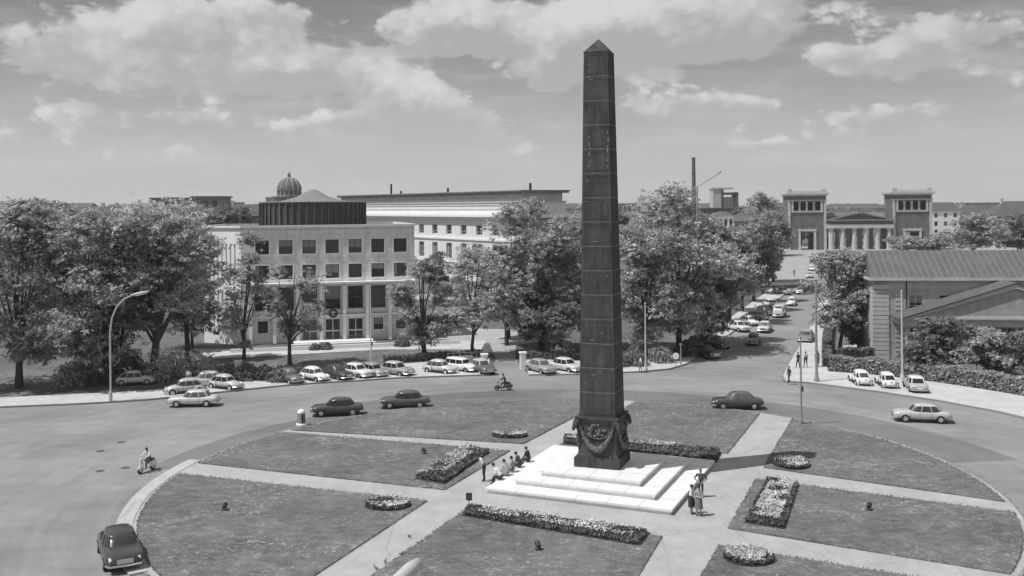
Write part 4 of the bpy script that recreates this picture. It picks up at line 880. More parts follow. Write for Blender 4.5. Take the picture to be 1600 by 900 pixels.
x,y=at(1056,574,.12); t=thing('road_sign','white rounded road sign on the corner right of the obelisk','road sign',(x,y,.12),0); mb=MB(); mb.tube([(0,0,0),(0,0,1.4)],.04,8); mb.build('post',M_pole,t); mb=MB(); mb.lathe([(.36,-.02),(.36,.02)],n=20); o=mb.build('disc',M_whiteb,t,loc=(0,-.06,1.25)); o.rotation_euler.x=R(90); 
x,y=at(1064,574,.12); t=thing('short_post','short grey post just right of the white road sign','post',(x,y,.12),0); mb=MB(); mb.tube([(0,0,0),(0,0,2.4)],.07,8); mb.build('shaft',M_pole,t); mb=MB(); mb.b(-.12,.12,-.12,.12,2.4,2.6); mb.build('cap',M_pole,t)
for x,y,lab,rz in ((841,859,'dark garden floodlight standing in the near lawn below the long bed',.3),(1358,797,'dark garden floodlight in the right lawn',-.5),(663,709,'small garden floodlight in the left lawn near the upper path',.9),(351,797,'small dark floodlight in the near left lawn',0.)):
    X,Y=at(x,y,ZL); t=thing('garden_floodlight',lab,'floodlight',(X,Y,ZL),rz,'floodlights on the lawns'); mb=MB(); mb.tube([(-.12,0,0),(-.12,0,.22)],.02,6); mb.tube([(.12,0,0),(.12,0,.22)],.02,6); mb.b(-.16,.16,-.1,.1,0,.03); mb.build('bracket',M_black,t)
    mb=MB(); mb.tube([(0,-.14,.2),(0,-.02,.25),(0,.14,.32)],[.1,.13,.15],12); mb.build('lamp_housing',M_black,t,smooth=True); mb=MB(); mb.tube([(0,.142,.32),(0,.15,.324)],[.13,.13],12); mb.build('lens',M_lens,t)
for i,(x,y) in enumerate(((627,868),(602,880),(587,890),(640,841),(1115,738))):
    if i>3: break
    X,Y=at(x,y,.08); t=thing('pigeon',['pigeon standing on the near left path, darkest of the four','pigeon below the darkest one on the near left path','pigeon nearest the bottom edge on the path','pigeon furthest up the near left path'][i],'pigeon',(X,Y,.08),i*1.3,'pigeons on the path')
    t.scale=(.75,)*3; mb=MB(); mb.tube([(-.2,0,.11),(-.1,0,.13),(0,0,.14),(.08,0,.17),(.11,0,.24),(.13,0,.29),(.16,0,.3),(.2,0,.29)],[.01,.045,.07,.06,.03,.032,.025,.004],9); mb.tube([(0,.02,.09),(.01,.025,0)],.008,4); mb.tube([(0,-.02,.09),(.01,-.025,0)],.008,4); mb.build('body',mat('pigeon grey',.12,.7),t,smooth=True)
    mb=MB(); mb.ball((-.03,.05,.15),(.12,.015,.045),8,5); mb.ball((-.03,-.05,.15),(.12,.015,.045),8,5); mb.build('wing',mat('pigeon wing',.2,.7),t,smooth=True)
# ------------------------------------------------------------ vehicles
def paint(tone):
    k='car paint %.2f'%tone
    return mat(k,tone,.28,.05,1.2,spec=.5,coat=.6)
def sring(x,hw,zb,zt,e=3.,n=20,tumble=.0):
    out=[];zc=(zb+zt)/2;h=(zt-zb)/2
    for k in range(n):
        t=2*PI*(k+.5)/n; c,s=math.cos(t),math.sin(t)
        y=hw*math.copysign(abs(c)**(2/e),c); z=h*math.copysign(abs(s)**(2/e),s)
        out.append((x,y*(1-tumble*max(0,z/h)),zc+z))
    return out
def hring(cx,hl,hw,z,e=3.5,n=24):
    out=[]
    for k in range(n):
        t=2*PI*(k+.5)/n; c,s=math.cos(t),math.sin(t)
        out.append((cx+hl*math.copysign(abs(c)**(2/e),c),hw*math.copysign(abs(s)**(2/e),s),z))
    return out
CARS={}
def car(label,px,py,heading,kind,tone,roof=None,group='parked cars',z=.01,cat='car',off=(0,0)):
    x,y=at(px,py,z); x+=off[0]; y+=off[1]; key=(kind,tone,roof)
    if key in CARS:
        t=dup_tree(CARS[key],None,label,(x,y,z),R(heading)); t['group']=group; return t
    nm={'rounded':'small_car','saloon':'saloon_car','big':'large_saloon','van':'van','estate':'estate_car'}[kind]
    t=thing(nm,label,'van' if kind=='van' else 'car',(x,y,z),R(heading),group); CARS[key]=t; pm=paint(tone); rm=paint(roof if roof else tone)
    S_=1.0
    if kind=='rounded':
        st=[(-1.95,.28,.38,.6),(-1.82,.45,.32,.82),(-1.5,.58,.27,1.0),(-1.,.66,.24,1.02),(-.2,.7,.22,.96),(.6,.68,.22,.96),(1.05,.58,.25,.93),(1.45,.44,.3,.84),(1.75,.32,.36,.7),(1.9,.18,.42,.56)]; e=2.7
        cab=[(-.42,1.28,.62,.86),(-.36,1.08,.58,1.1),(-.3,.86,.53,1.28)]; rf=[(-.3,.86,.535,1.28),(-.3,.72,.48,1.4),(-.3,.48,.34,1.48),(-.3,.2,.15,1.51)]; wx=1.22; wy=.66; hlx,hly,hlz=1.72,.56,.62; WR=.33; bw=.72
    elif kind=='van':
        st=[(-2.1,.7,.35,1.7),(-2.02,.8,.3,1.82),(-1.,.84,.28,1.9),(.8,.84,.28,1.9),(1.6,.83,.28,1.84),(1.98,.76,.3,1.5),(2.12,.6,.36,1.15)]; e=5.
        cab=None; wx=1.3; wy=.76; hlx,hly,hlz=2.08,.55,.8; WR=.34; bw=.82
    else:
        s=1.1 if kind=='big' else 1.; 
        st=[(a*s,b*s,c,d) for a,b,c,d in [(-2.2,.55,.42,.76),(-2.13,.72,.34,.86),(-1.9,.81,.27,.93),(-1.3,.85,.24,.97),(0,.86,.23,.97),(1.1,.85,.24,.96),(1.75,.82,.26,.92),(2.08,.76,.32,.84),(2.2,.55,.4,.7)]]; e=3.6
        if kind=='estate': cab=[(-.6,1.5,.75,.9),(-.62,1.3,.64,1.32)]; rf=[(-.62,1.3,.645,1.32),(-.62,1.22,.6,1.42),(-.62,.9,.4,1.47),(-.6,.3,.1,1.48)]
        else: cab=[(-.28*s,1.3*s,.76*s,.9),(-.28*s,1.08*s,.69*s,1.14),(-.28*s,.88*s,.62*s,1.33)]; rf=[(-.28*s,.88*s,.625*s,1.33),(-.28*s,.78*s,.57*s,1.42),(-.28*s,.5*s,.4*s,1.48),(-.28*s,.2,.12,1.5)]
        wx=1.33*s; wy=.72*s; hlx,hly,hlz=2.1*s,.6*s,.66; WR=.33; bw=.8*s
    mb=MB(); mb.rings([sring(a,b,c,d,e) for a,b,c,d in st]); mb.build('body',pm,t,smooth=50)
    if cab:
        mb=MB(); mb.rings([hring(*c) for c in cab]); mb.build('window',M_glass,t,smooth=50)
        mb=MB(); mb.rings([hring(*c) for c in rf]); mb.build('roof',rm,t,smooth=60)
        lo,hi=hring(*cab[0]),hring(*cab[-1]); mid=hring(*cab[1]) if len(cab)>2 else None
        for k in (2,9,14,21,5,6,17,18):
            p=[Vector(lo[k])]+([Vector(mid[k])] if mid else [])+[Vector(hi[k])]; c=Vector((cab[0][0],0,0)); p=[q+Vector((q.x-c.x,q.y,0)).normalized()*.006 for q in p]; mb=MB(); mb.tube(p,.035 if k in(5,6,17,18) else .05,5); mb.build('window_pillar',rm,t)
    else:
        mb=MB(); mb.b(1.2,1.95,-.855,.855,1.15,1.6); mb.b(-1.7,.95,-.86,.86,1.2,1.58); mb.build('window',M_glass,t)
        mb=MB(); mb.add([(2.03,-.62,1.18),(2.03,.62,1.18),(1.90,.6,1.66),(1.90,-.6,1.66)],[(0,1,2,3)]); mb.b(-2.13,-2.07,-.5,.5,1.2,1.6); mb.build('windscreen',M_glass,t)
        mb=MB(); mb.rings([hring(0,1.95,.78,1.86),hring(0,1.8,.7,1.93),hring(0,1.2,.5,1.96)]); mb.build('roof',rm,t,smooth=60)
    if kind=='rounded':
        for sx in (-1,1):
            for sy in (-1,1): mb=MB(); mb.ball((sx*wx,sy*.62,.42),(.5,.17,.36),14,9); mb.build('fender',pm,t,smooth=True)
        for sy in (-1,1): mb=MB(); mb.b(-.8,.8,sy*.68-.09,sy*.68+.09,.24,.3); mb.build('running_board',M_rub,t)
        mb=MB(); mb.rings([hring(-1.55,.2,.2,.62,2),hring(-1.55,.2,.2,.64,2)]); 
    for sx in (-1,1):
        for sy in (-1,1):
            w=MB(); yy=sy*(wy+.04); w.tube([(sx*wx,yy-.1,WR),(sx*wx,yy+.1,WR)],WR,18); wo=w.build('wheel',M_rub,t,smooth=50)
            w=MB(); w.tube([(sx*wx,yy+sy*.09,WR),(sx*wx,yy+sy*.12,WR)],[WR*.6,WR*.45],14); w.build('hubcap',M_chrome,wo)
    L0,L1=st[0][0],st[-1][0]
    for X,d in ((L0,-1),(L1,1)):
        mb=MB(); z=.42; mb.tube([(X-d*.28,-bw,z),(X+d*.03,-bw*.85,z),(X+d*.1,0,z),(X+d*.03,bw*.85,z),(X-d*.28,bw,z)],.055,6); mb.build('bumper',M_chrome,t,smooth=True)
    for sy in (-1,1):
        mb=MB(); mb.ball((hlx,sy*hly,hlz),(.07,.11,.11),10,6); mb.build('headlight',M_lens,t,smooth=True)
        mb=MB(); mb.ball((L0+.06,sy*hly,.66),(.05,.06,.08),8,5); mb.build('tail_light',mat('tail lamp',.08,.3),t,smooth=True)
    if kind!='rounded':
        mb=MB(); mb.b(L1-.1,L1+.03,-.38,.38,.5,.72); 
        for k in range(5): mb.b(L1+.0,L1+.045,-.36,.36,.52+k*.04,.535+k*.04)
        mb.build('grille',M_chrome,t)
    else:
        mb=MB(); mb.tube([(-1.88,-.1,.78),(-1.93,0,.8),(-1.88,.1,.78)],.03,5); mb.build('engine_lid_handle',M_chrome,t)
    mb=MB(); mb.b(L0-.03,L0-.005,-.24,.24,.5,.61); mb.build('number_plate',M_whiteb,t)
    # door seams
    for X in (-.65,.25,.95 if kind!='rounded' else .72):
        for sy in (-1,1): mb=MB(); mb.b(X-.008,X+.008,sy*(st[4][1])-.006,sy*(st[4][1])+.006,.38,.82); mb.build('door_seam',M_black,t)
    return t
c=car
c('light rounded car at the left kerb, nearest of the left group',289,615,205,'rounded',.5)
c('light saloon tucked behind the nearest left rounded car',322,603,200,'saloon',.62)
c('pale rounded car with nose to the right beside the left bushes',353,608,-28,'rounded',.5)
c('light small car deep in the shade of the left trees',212,601,10,'rounded',.62)
c('white saloon behind the trees at the far left edge',226,592,5,'saloon',.7)
c('mid grey small car, leftmost of the angled row',453,598,-48,'rounded',.16)
c('white small car, second in the angled row',491,595,-40,'rounded',.78)
c('dark saloon between two white cars in the angled row',525,592,-42,'saloon',.05)
c('white saloon right of the dark saloon in the angled row',557,589,-42,'saloon',.72)
c('grey rounded car next to the pole in front of the loggia',583,588,-45,'rounded',.3)
c('grey saloon with pale roof at the right end of the angled row',618,586,-36,'saloon',.34,.5)
c('pale rounded car standing alone after the gap in the row',688,583,-32,'rounded',.55)
c('white estate car left of the driveway mouth',721,580,-40,'estate',.78)
c('dark saloon with pale roof right beside the driveway mouth',752,582,-62,'saloon',.13,.5)
c('grey saloon just right of the driveway mouth',845,582,-60,'saloon',.34)
c('light saloon half hidden by the obelisk',884,580,-50,'saloon',.6)
c('white rounded car, left of the three on the right pavement',1344,600,86,'rounded',.78)
c('white rounded car in the middle of the three on the right',1385,604,83,'rounded',.74)
c('grey saloon with white roof, right of the three parked cars',1430,610,79,'saloon',.45,.75)
# moving
mv='cars driving round the square'
c('pale saloon driving along the left kerb in side view',303,634,182,'saloon',.58,group=mv)
c('dark saloon driving left behind the traffic bollard',527,648,188,'saloon',.06,group=mv)
c('dark saloon driving left in the far lane before the obelisk',633,636,184,'saloon',.09,group=mv)
c('dark saloon driving past the right gravel path',1152,638,176,'saloon',.06,.1,group=mv)
c('pale saloon leaving the view at the right edge',1440,658,166,'saloon',.5,group=mv)
c('large dark saloon coming towards the viewer at the bottom left corner',187,872,-62,'big',.05,group=mv)
av='cars on the avenue'
c('dark car parked at the left corner of the avenue, nearest one',1102,558,-66,'saloon',.04,group=av)
c('dark rounded car parked second at the left corner of the avenue',1121,543,-64,'rounded',.09,group=av)
c('white saloon half on the sunny left pavement of the avenue',1153,517,-68,'saloon',.68,group=av)
c('small white rounded car just behind the white saloon on the pavement',1170,508,-68,'rounded',.72,group=av)
c('grey saloon fourth in the left parked line of the avenue',1183,500,-68,'saloon',.3,group=av)
c('black saloon in the left parked line beside the walking woman',1195,492,-68,'saloon',.05,group=av)
c('white rounded car high in the left parked line',1206,480,-68,'rounded',.7,group=av)
c('grey saloon last in the left parked line of the avenue',1222,460,-66,'saloon',.3,group=av)
c('dark-bodied rounded car driving out of the avenue shade',1177,538,-110,'rounded',.14,group=av)
c('pale saloon driving second in the avenue, behind the dark rounded car',1195,518,-112,'saloon',.6,group=av)
c('boxy white van driving in the middle of the avenue',1218,495,-112,'van',.75,group=av)
c('white rounded car driving beyond the boxy van',1237,477,-112,'rounded',.8,group=av)
c('white estate car driving far up the avenue',1252,459,-112,'estate',.78,group=av)
c('grey saloon with pale roof standing at the right kerb of the avenue',1260,533,-112,'big',.22,.35,group=av)
c('light saloon near the junction with the paved square',1265,434,-108,'saloon',.66,group=av)
c('white rounded car furthest away on the paved square',1268,423,-100,'rounded',.75,group=av)
c('white saloon parked at right of the paved square',1297,432,170,'saloon',.7,group=av)
c('grey rounded car parked right of the far white saloon',1304,424,170,'rounded',.3,group=av)
c('dark saloon parked in the shade of the park lawn',716,503,20,'saloon',.08)
c('pale saloon parked on the park lawn left of the dark one',706,505,30,'saloon',.6)

for x_,y_,lab in ((189,691,'manhole cover furthest back in the left roadway'),(157,705,'manhole cover at the left edge of the old photo area, behind the scooter'),(196,731,'manhole cover just left of the pale scooter'),(156,736,'manhole cover left of the scooter, nearest of the four')):
    X,Y=at(x_,y_,.01); t=thing('manhole_cover',lab.replace(' of the old photo area',' of the roadway'),'manhole cover',(X,Y,.005),0,'manhole covers in the left roadway'); mb=MB(); mb.lathe([(.36,0),(.36,.012)],n=20); mb.build('rim',M_pole,t); mb=MB(); mb.lathe([(.3,.0125),(.3,.016)],n=20); mb.build('lid',mat('cast iron lid',.09,.8),t)
# ------------------------------------------------------------ people
M_skin=mat('skin',.36,.6); M_hair=mat('dark hair',.035,.7); M_hairl=mat('light hair',.25,.7); M_shoe=mat('dark shoes',.03,.5)
def cloth(t): return mat('cloth %.2f'%t,t,.9,.12,6.)
def pose_stand(lean=0.,arms='down',stride=0.):
    J=dict(pelvis=(0,0,.95),waist=(0,0,1.1),chest=(.01,0,1.3),neck=(0,0,1.46),head=(.02,0,1.6),crown=(.01,0,1.69))
    for s,n in ((1,'l'),(-1,'r')):
        st=stride*s
        J['hip'+n]=(0,.09*s,.9); J['knee'+n]=(.04+st*.5,.1*s,.5); J['ankle'+n]=(st,.1*s,.09); J['toe'+n]=(.15+st,.12*s,.03)
        J['sh'+n]=(0,.18*s,1.4)
        if arms=='down': J['el'+n]=(-.04-st*.3,.24*s,1.12); J['wr'+n]=(.05-st*.5,.25*s,.88)
        elif arms=='fwd': J['el'+n]=(.08,.22*s,1.14); J['wr'+n]=(.32,.17*s,1.0)
        elif arms=='fold': J['el'+n]=(.06,.25*s,1.14); J['wr'+n]=(.22,.02*s,1.12)
        elif arms=='hip': J['el'+n]=(-.05,.38*s,1.16); J['wr'+n]=(.06,.22*s,1.0)
    if lean:
        c,s_=math.cos(lean),math.sin(lean)
        for k in ('waist','chest','neck','head','crown','shl','shr','ell','elr','wrl','wrr'):
            x,y,z=J[k]; z-=.95; J[k]=(x*c+z*s_,y,.95-x*s_+z*c)
    return J
def pose_sit(seat=.42,lean=.15,arms='knee',kz=.5,fx=.45,ride=False):
    b=seat+.1; J=dict(pelvis=(0,0,b),waist=(.03,0,b+.16),chest=(.08+lean*.3,0,b+.38),neck=(.1+lean*.55,0,b+.54),head=(.14+lean*.65,0,b+.68),crown=(.14+lean*.66,0,b+.77))
    for s,n in ((1,'l'),(-1,'r')):
        J['hip'+n]=(.03,.1*s,b-.02); J['knee'+n]=(.44,.13*s,kz); J['ankle'+n]=(fx,.12*s,.09 if not ride else .34); J['toe'+n]=(fx+.15,.13*s,.04 if not ride else .29)
        J['sh'+n]=(.08+lean*.45,.18*s,b+.48); 
        if ride: J['el'+n]=(.3,.27*s,b+.28); J['wr'+n]=(.52,.26*s,b+.22)
        else: J['el'+n]=(.2,.22*s,b+.25); J['wr'+n]=(.38,.12*s,max(kz+.08,b+.12))
    return J
def person(label,loc,heading,J,top=.6,bottom=.05,sleeve='short',hair=None,skirt=None,scale=1.,group=None,bare_legs=False,lookdown=0.):
    hair=hair or M_hair; V=[];E_=[];Rr=[];reg=[]; idx={}
    def add(k,p,r): idx[k]=len(V); V.append(p); Rr.append(r); return idx[k]
    def link(a,b,tg): E_.append((idx[a],idx[b])); reg.append((Vector(V[idx[a]]),Vector(V[idx[b]]),tg))
    rad=dict(pelvis=(.14,.12),waist=(.125,.105),chest=(.15,.115),neck=(.052,.052),head=(.078,.095),crown=(.05,.055))
    for k in ('pelvis','waist','chest','neck','head','crown'): add(k,J[k],rad[k])
    link('pelvis','waist','bottom' if skirt is None else 'top'); link('waist','chest','top'); link('chest','neck','top'); link('neck','head','skin'); link('head','crown','skin')
    hd=Vector(J['head']); nk=(hd-Vector(J['neck'])).normalized(); fw=Vector((nk.z,0,-nk.x)); add('nose',tuple(hd+fw*.105-nk*.01),(.014,.014)); link('head','nose','skin')
    for s,n in ((1,'l'),(-1,'r')):
        for k,r in (('hip',.088),('knee',.056),('ankle',.038),('toe',.034),('sh',.06),('el',.042),('wr',.028)): add(k+n,J[k+n],(r,r))
        link('pelvis','hip'+n,'bottom'); lg='skin' if bare_legs else 'bottom'; link('hip'+n,'knee'+n,lg if not skirt else lg); link('knee'+n,'ankle'+n,lg); link('ankle'+n,'toe'+n,'shoe')
        link('chest','sh'+n,'top'); link('sh'+n,'el'+n,'top'); link('el'+n,'wr'+n,'top' if sleeve=='long' else 'skin')
        a=Vector(J['el'+n]);b=Vector(J['wr'+n]); d=(b-a).normalized(); pal=b+d*.075; add('palm'+n,tuple(pal),(.03,.022)); link('wr'+n,'palm'+n,'skin')
        side=Vector((1,0,0)) if abs(d.z)>.6 else Vector((0,1,0)); side=(side-d*side.dot(d)).normalized(); nrm=d.cross(side)
        for i,(o,L) in enumerate(((-.03,.065),(-.011,.078),(.011,.074),(.03,.056))):
            k='f%d%s'%(i,n); add(k+'a',tuple(pal+side*o+d*(L*.55)+nrm*.004),(.009,.009)); add(k+'b',tuple(pal+side*o*1.1+d*L+nrm*.02),(.0075,.0075)); link('palm'+n,k+'a','skin'); link(k+'a',k+'b','skin')
        add('th'+n,tuple(b+d*.05-side*.045+nrm*.012),(.01,.01)); link('wr'+n,'th'+n,'skin')
    me=bpy.data.meshes.new('body'); me.from_pydata([Vector(v) for v in V],E_,[]); o=bpy.data.objects.new('tmp',me); COL.objects.link(o)
    sk=o.modifiers.new('s','SKIN'); sk.use_smooth_shade=True
    Rr=[(r[0]*1.16,r[1]*1.16) if r[0]>.035 and i!=4 and i!=5 else r for i,r in enumerate(Rr)]
    for i,r in enumerate(Rr): me.skin_vertices[0].data[i].radius=r; me.skin_vertices[0].data[i].use_root=(i==0)
    o.modifiers.new('u','SUBSURF').levels=1
    bpy.context.view_layer.update(); dg=bpy.context.evaluated_depsgraph_get(); m2=bpy.data.meshes.new_from_object(o.evaluated_get(dg)); bpy.data.objects.remove(o); m2.name='body'
    m2.materials.clear()
    tags=['skin','top','bottom','shoe']
    for m in (M_skin,cloth(top),cloth(bottom),M_shoe): m2.materials.append(m)
    for p in m2.polygons:
        c=p.center; best=9;bt='skin'
        for a,b,tg in reg:
            ab=b-a; L=ab.length_squared; t=max(0,min(1,(c-a).dot(ab)/L)) if L>0 else 0; q=(c-(a+ab*t)).length
            if tg=='skin': q+=.0
            if q<best: best=q;bt=tg
        p.material_index=tags.index(bt); p.use_smooth=True
    t=thing('person',label,'person',loc,R(heading),group); t.scale=(scale,)*3
    ob('body',m2,t)
    mb=MB(); c=hd+nk*.035-fw*.018; mb.ball(c,(.092,.084,.098),12,8); mb.ball(c-fw*.03-nk*.03,(.07,.078,.08),10,7); mb.build('hair',hair,t,smooth=True)
    mb=MB()
    for s in (-1,1): e=hd+fw*.086+nk*.012+Vector((0,s*.032,0)); mb.ball(e,.011,6,4)
    mb.build('eyes',M_black,t)
    if skirt is not None:
        w=Vector(J['waist']); pl=Vector(J['pelvis']); kn=(Vector(J['kneel'])+Vector(J['kneer']))/2; sit=abs(kn.x-pl.x)>.3
        rr=[]; n=18
        for f,rx,ry in ((0,.13,.145),(.25,.17,.19),(.7,.19,.22),(1.,.2,.25)):
            p=(w.lerp(pl,f*2) if f<.5 else pl.lerp(kn-Vector((0,0,.06)),(f-.4)/.6)) ; 
            rr.append([(p.x+rx*(1+.05*math.sin(5*a))*math.cos(a)*(1 if not sit else .7),p.y+ry*math.sin(a)*(1+.05*math.sin(7*a)),p.z+(0 if not sit else .06*math.cos(a))) for a in np.linspace(0,2*PI,n+1)[:-1]])
        mb=MB(); mb.rings(rr); mb.build('skirt',cloth(skirt),t,smooth=True)
    return t
def pa(lx,ly,z):   # platform-local point
    a=R(-23.5); return (OX+lx*math.cos(a)-ly*math.sin(a),OY+lx*math.sin(a)+ly*math.cos(a),z)
G='people sitting on the left edge of the steps'
x,y=at(757,752,.08); person('man in white shirt and dark trousers standing bent towards the flower bed',(x,y,.08),195,pose_stand(.55,'fwd'),.8,.04,scale=1.12)
def seat(lab,ly,**k):
    sx=k.pop('sx',-5.72); J=pose_sit(.33,k.pop('lean',.2),fx=.5,kz=.46); hd=k.pop('hd',156); p=pa(sx,ly,.08); person(lab,p,hd,J,group=G,scale=1.12,**k)
seat('person in white shirt hunched forward, lowest on the left edge of the steps',-3.9,top=.75,bottom=.05,lean=.55)
seat('woman in light blouse and grey skirt sitting second from the front on the left edge',-2.9,top=.45,skirt=.3,bottom=.3,bare_legs=True,hd=140)
seat('upright person in grey top with bare arms, middle of the sitting group',-1.9,top=.3,bottom=.2,lean=0.,hd=170)
seat('person in dark clothes sitting just before the last one of the group',-.75,top=.08,bottom=.06,lean=.25,sleeve='long')
seat('person in a black jacket sitting furthest back in the group',.75,top=.035,bottom=.05,lean=.1,sleeve='long',hd=150)
x,y=at(1095,777,.08); person('man in dark open jacket standing behind the two women at the step edge',(x,y,.08),-100,pose_stand(0,'hip'),.09,.05,'long',group='people standing right of the steps')
x,y=at(1092,806,.08); person('woman with short sleeves and grey skirt standing with crossed arms',(x,y,.08),-95,pose_stand(0,'fold'),.3,.3,skirt=.17,bare_legs=True,group='people standing right of the steps')
x,y=at(1080,803,.08); person('woman in white blouse and full black skirt standing beside the lowest step',(x,y,.08),-30,pose_stand(.05,'fwd'),.78,.05,skirt=.035,bare_legs=True,group='people standing right of the steps')
W_='pedestrians'
for px,py,z,hd,tp,bt,sk,lab in ((1233,599,.13,200,.05,.05,None,'pedestrian in dark clothes at the tip of the right corner pavement'),(1247,575,.13,120,.06,.06,None,'dark slim pedestrian walking left of the tall thick pole'),
  (1259,574,.13,100,.45,.08,None,'pedestrian in light top and dark trousers beside the dark slim one'),(1277,573,.13,80,.12,.1,.1,'woman in dark dress hidden partly by the tall thick pole'),
  (1181,493,.13,75,.3,.2,.3,'woman walking on the sunny left pavement of the avenue'),(1209,458,.13,75,.08,.06,None,'dark walker far up the left pavement'),(1215,462,.13,-80,.35,.08,None,'lighter walker next to the dark one far up the left pavement'),
  (1241,432,.02,60,.1,.1,None,'tiny dark figure crossing the paved square'),(295,603,.13,-60,.72,.2,None,'person in a white shirt standing behind the nearest left car'),(1001,581,.13,180,.7,.15,None,'person in a white shirt beside the pole right of the obelisk')):
    x,y=at(px,py,z); person(lab,(x,y,z),hd,pose_stand(0,'down',.16),tp,bt,skirt=sk,bare_legs=sk is not None,group=W_)
def scooter(label,px,py,hd,tone,rl,top):
    x,y=at(px,py,.01); t=thing('motor_scooter',label,'scooter',(x,y,.01),R(hd),'motor scooters'); pm=paint(tone)
    for sx in (-.6,.6):
        mb=MB(); mb.tube([(sx,-.05,.22),(sx,.05,.22)],.22,16); w=mb.build('wheel',M_rub,t,smooth=50); mb=MB(); mb.tube([(sx,-.056,.22),(sx,.056,.22)],.12,12); mb.build('rim',M_chrome,w)
    mb=MB(); mb.rings([sring(-.95,.08,.35,.5,2.5),sring(-.8,.2,.28,.66,2.5),sring(-.45,.26,.26,.72,2.5),sring(-.1,.2,.26,.66,2.5),sring(.02,.12,.24,.34,2.5)]); mb.build('rear_body',pm,t,smooth=True)
    mb=MB(); mb.b(-.1,.38,-.17,.17,.22,.27); mb.rings([[(.36+a,-w_,z),(.4+a,-w_,z),(.4+a,w_,z),(.36+a,w_,z)] for a,w_,z in ((0,.2,.22),(.04,.28,.5),(.06,.26,.8),(.05,.12,.9))]); mb.build('leg_shield',pm,t)
    mb=MB(); mb.ball((.6,0,.36),(.28,.1,.16),12,7); mb.build('front_mudguard',pm,t,smooth=True)
    mb=MB(); mb.tube([(.6,0,.3),(.47,0,.95)],.04,8); mb.tube([(.42,-.33,.98),(.48,0,.97),(.42,.33,.98)],.02,6); mb.build('handlebar',M_chrome,t); mb=MB(); mb.ball((.53,0,.97),(.07,.08,.08),10,6); mb.build('headlight',M_lens,t,smooth=True)
    mb=MB(); mb.rings([hring(-.35,.36,.15,.72),hring(-.35,.38,.16,.78),hring(-.35,.3,.1,.82)]); mb.build('seat',M_black,t,smooth=True)
    c_,s_=math.cos(R(hd)),math.sin(R(hd)); person(rl,(x-.25*c_,y-.25*s_,.01),hd,pose_sit(.74,.15,kz=.66,fx=.42,ride=True),top,.07,'long',group='scooter riders')
scooter('pale motor scooter riding in the left roadway',229,737,-112,.7,'rider in pale jacket on the left motor scooter',.7)
scooter('dark motor scooter crossing before the driveway mouth',786,610,182,.07,'rider in dark clothes on the far motor scooter',.06)

# thin summer haze
mb=MB(); mb.b(-1400,1400,-60,1600,-1,64); hzo=mb.build('haze',mat('haze',.8)); hzo['kind']='stuff'
hm=MATS['haze']; hn=hm.node_tree; hn.nodes.remove(hn.nodes['Principled BSDF']); pv=hn.nodes.new('ShaderNodeVolumePrincipled'); pv.inputs['Color'].default_value=(.9,.9,.9,1); pv.inputs['Density'].default_value=.00022; pv.inputs['Anisotropy'].default_value=.3
hn.links.new(pv.outputs[0],hn.nodes['Material Output'].inputs['Volume'])
# ------------------------------------------------------------ light, sky, camera
CG0,CG1=4.3,7.0; SK0,SK1=5.2,2.0; HZ=1.2
SUN_EL=R(60.5); SUN=Vector((-.94,-.34,0)).normalized()*math.cos(SUN_EL)+Vector((0,0,math.sin(SUN_EL)))
w=bpy.data.worlds.new('World'); scn.world=w; w.use_nodes=True; nt=w.node_tree; q=NT(nt); bg=nt.nodes['Background']; STR=.1; bg.inputs['Strength'].default_value=STR
sky=q.n('ShaderNodeTexSky',sky_type='NISHITA'); sky.sun_disc=False; sky.sun_elevation=SUN_EL; sky.sun_rotation=math.atan2(SUN.x,SUN.y); sky.air_density=1.; sky.dust_density=1.; sky.ozone_density=1.
bw=q.n('ShaderNodeRGBToBW'); q.set(bw.inputs[0],sky.outputs[0]); base=bw.outputs[0]
tc=q.n('ShaderNodeTexCoord').outputs['Generated']; sx=q.n('ShaderNodeSeparateXYZ'); q.set(sx.inputs[0],tc)
az=q.m('ARCTAN2',sx.outputs[0],sx.outputs[1]); el=q.m('ARCSINE',sx.outputs[2])
cv=q.n('ShaderNodeCombineXYZ'); q.set(cv.inputs[0],az); q.set(cv.inputs[1],q.m('MULTIPLY',el,1.6)); vec=cv.outputs[0]
warp=q.noise(vec,9.,4,.55); det=q.noise(vec,22.,7,.62); fine=q.noise(vec,60.,6,.65)
CL=[(330,52,105,34,1.),(200,48,50,22,.8),(268,22,40,30,.9),(410,20,60,24,.8),(190,105,70,30,.55),(365,110,95,26,1.1),(492,108,58,26,1.),(300,178,60,20,.7),(160,180,60,25,.5),(460,198,22,11,.8),(518,187,22,11,.8),
 (612,140,48,30,1.1),(655,165,45,32,.9),(700,180,60,26,.7),(752,198,38,20,.7),(560,190,40,16,.6),(690,38,70,34,1.1),(775,42,75,30,.95),(720,75,70,10,.7),(870,100,48,34,1.25),(905,62,45,32,1.),(960,55,60,50,.8),
 (1060,50,95,42,.9),(1165,38,60,36,1.1),(1010,20,80,26,.8),(1110,75,70,20,.8),(1308,92,26,14,1.3),(1372,104,58,22,.95),(1435,72,40,32,.9),(1130,160,48,15,.9),(1185,165,24,9,.8),(1015,170,60,22,.6),(1370,184,70,13,.75),(1200,232,60,8,.7),(1300,215,60,13,.6),
 (240,240,80,14,.4),(800,235,60,14,.5),(60,70,90,50,.7),(30,200,80,30,.5),(1530,60,70,35,.8),(1560,170,80,20,.5)]
D_=None;S_=None
wv=q.m('SUBTRACT',warp,.5); waz=q.m('ADD',az,q.m('MULTIPLY',q.m('SUBTRACT',det,.5),.022)); wel=q.m('ADD',el,q.m('MULTIPLY',wv,.02))
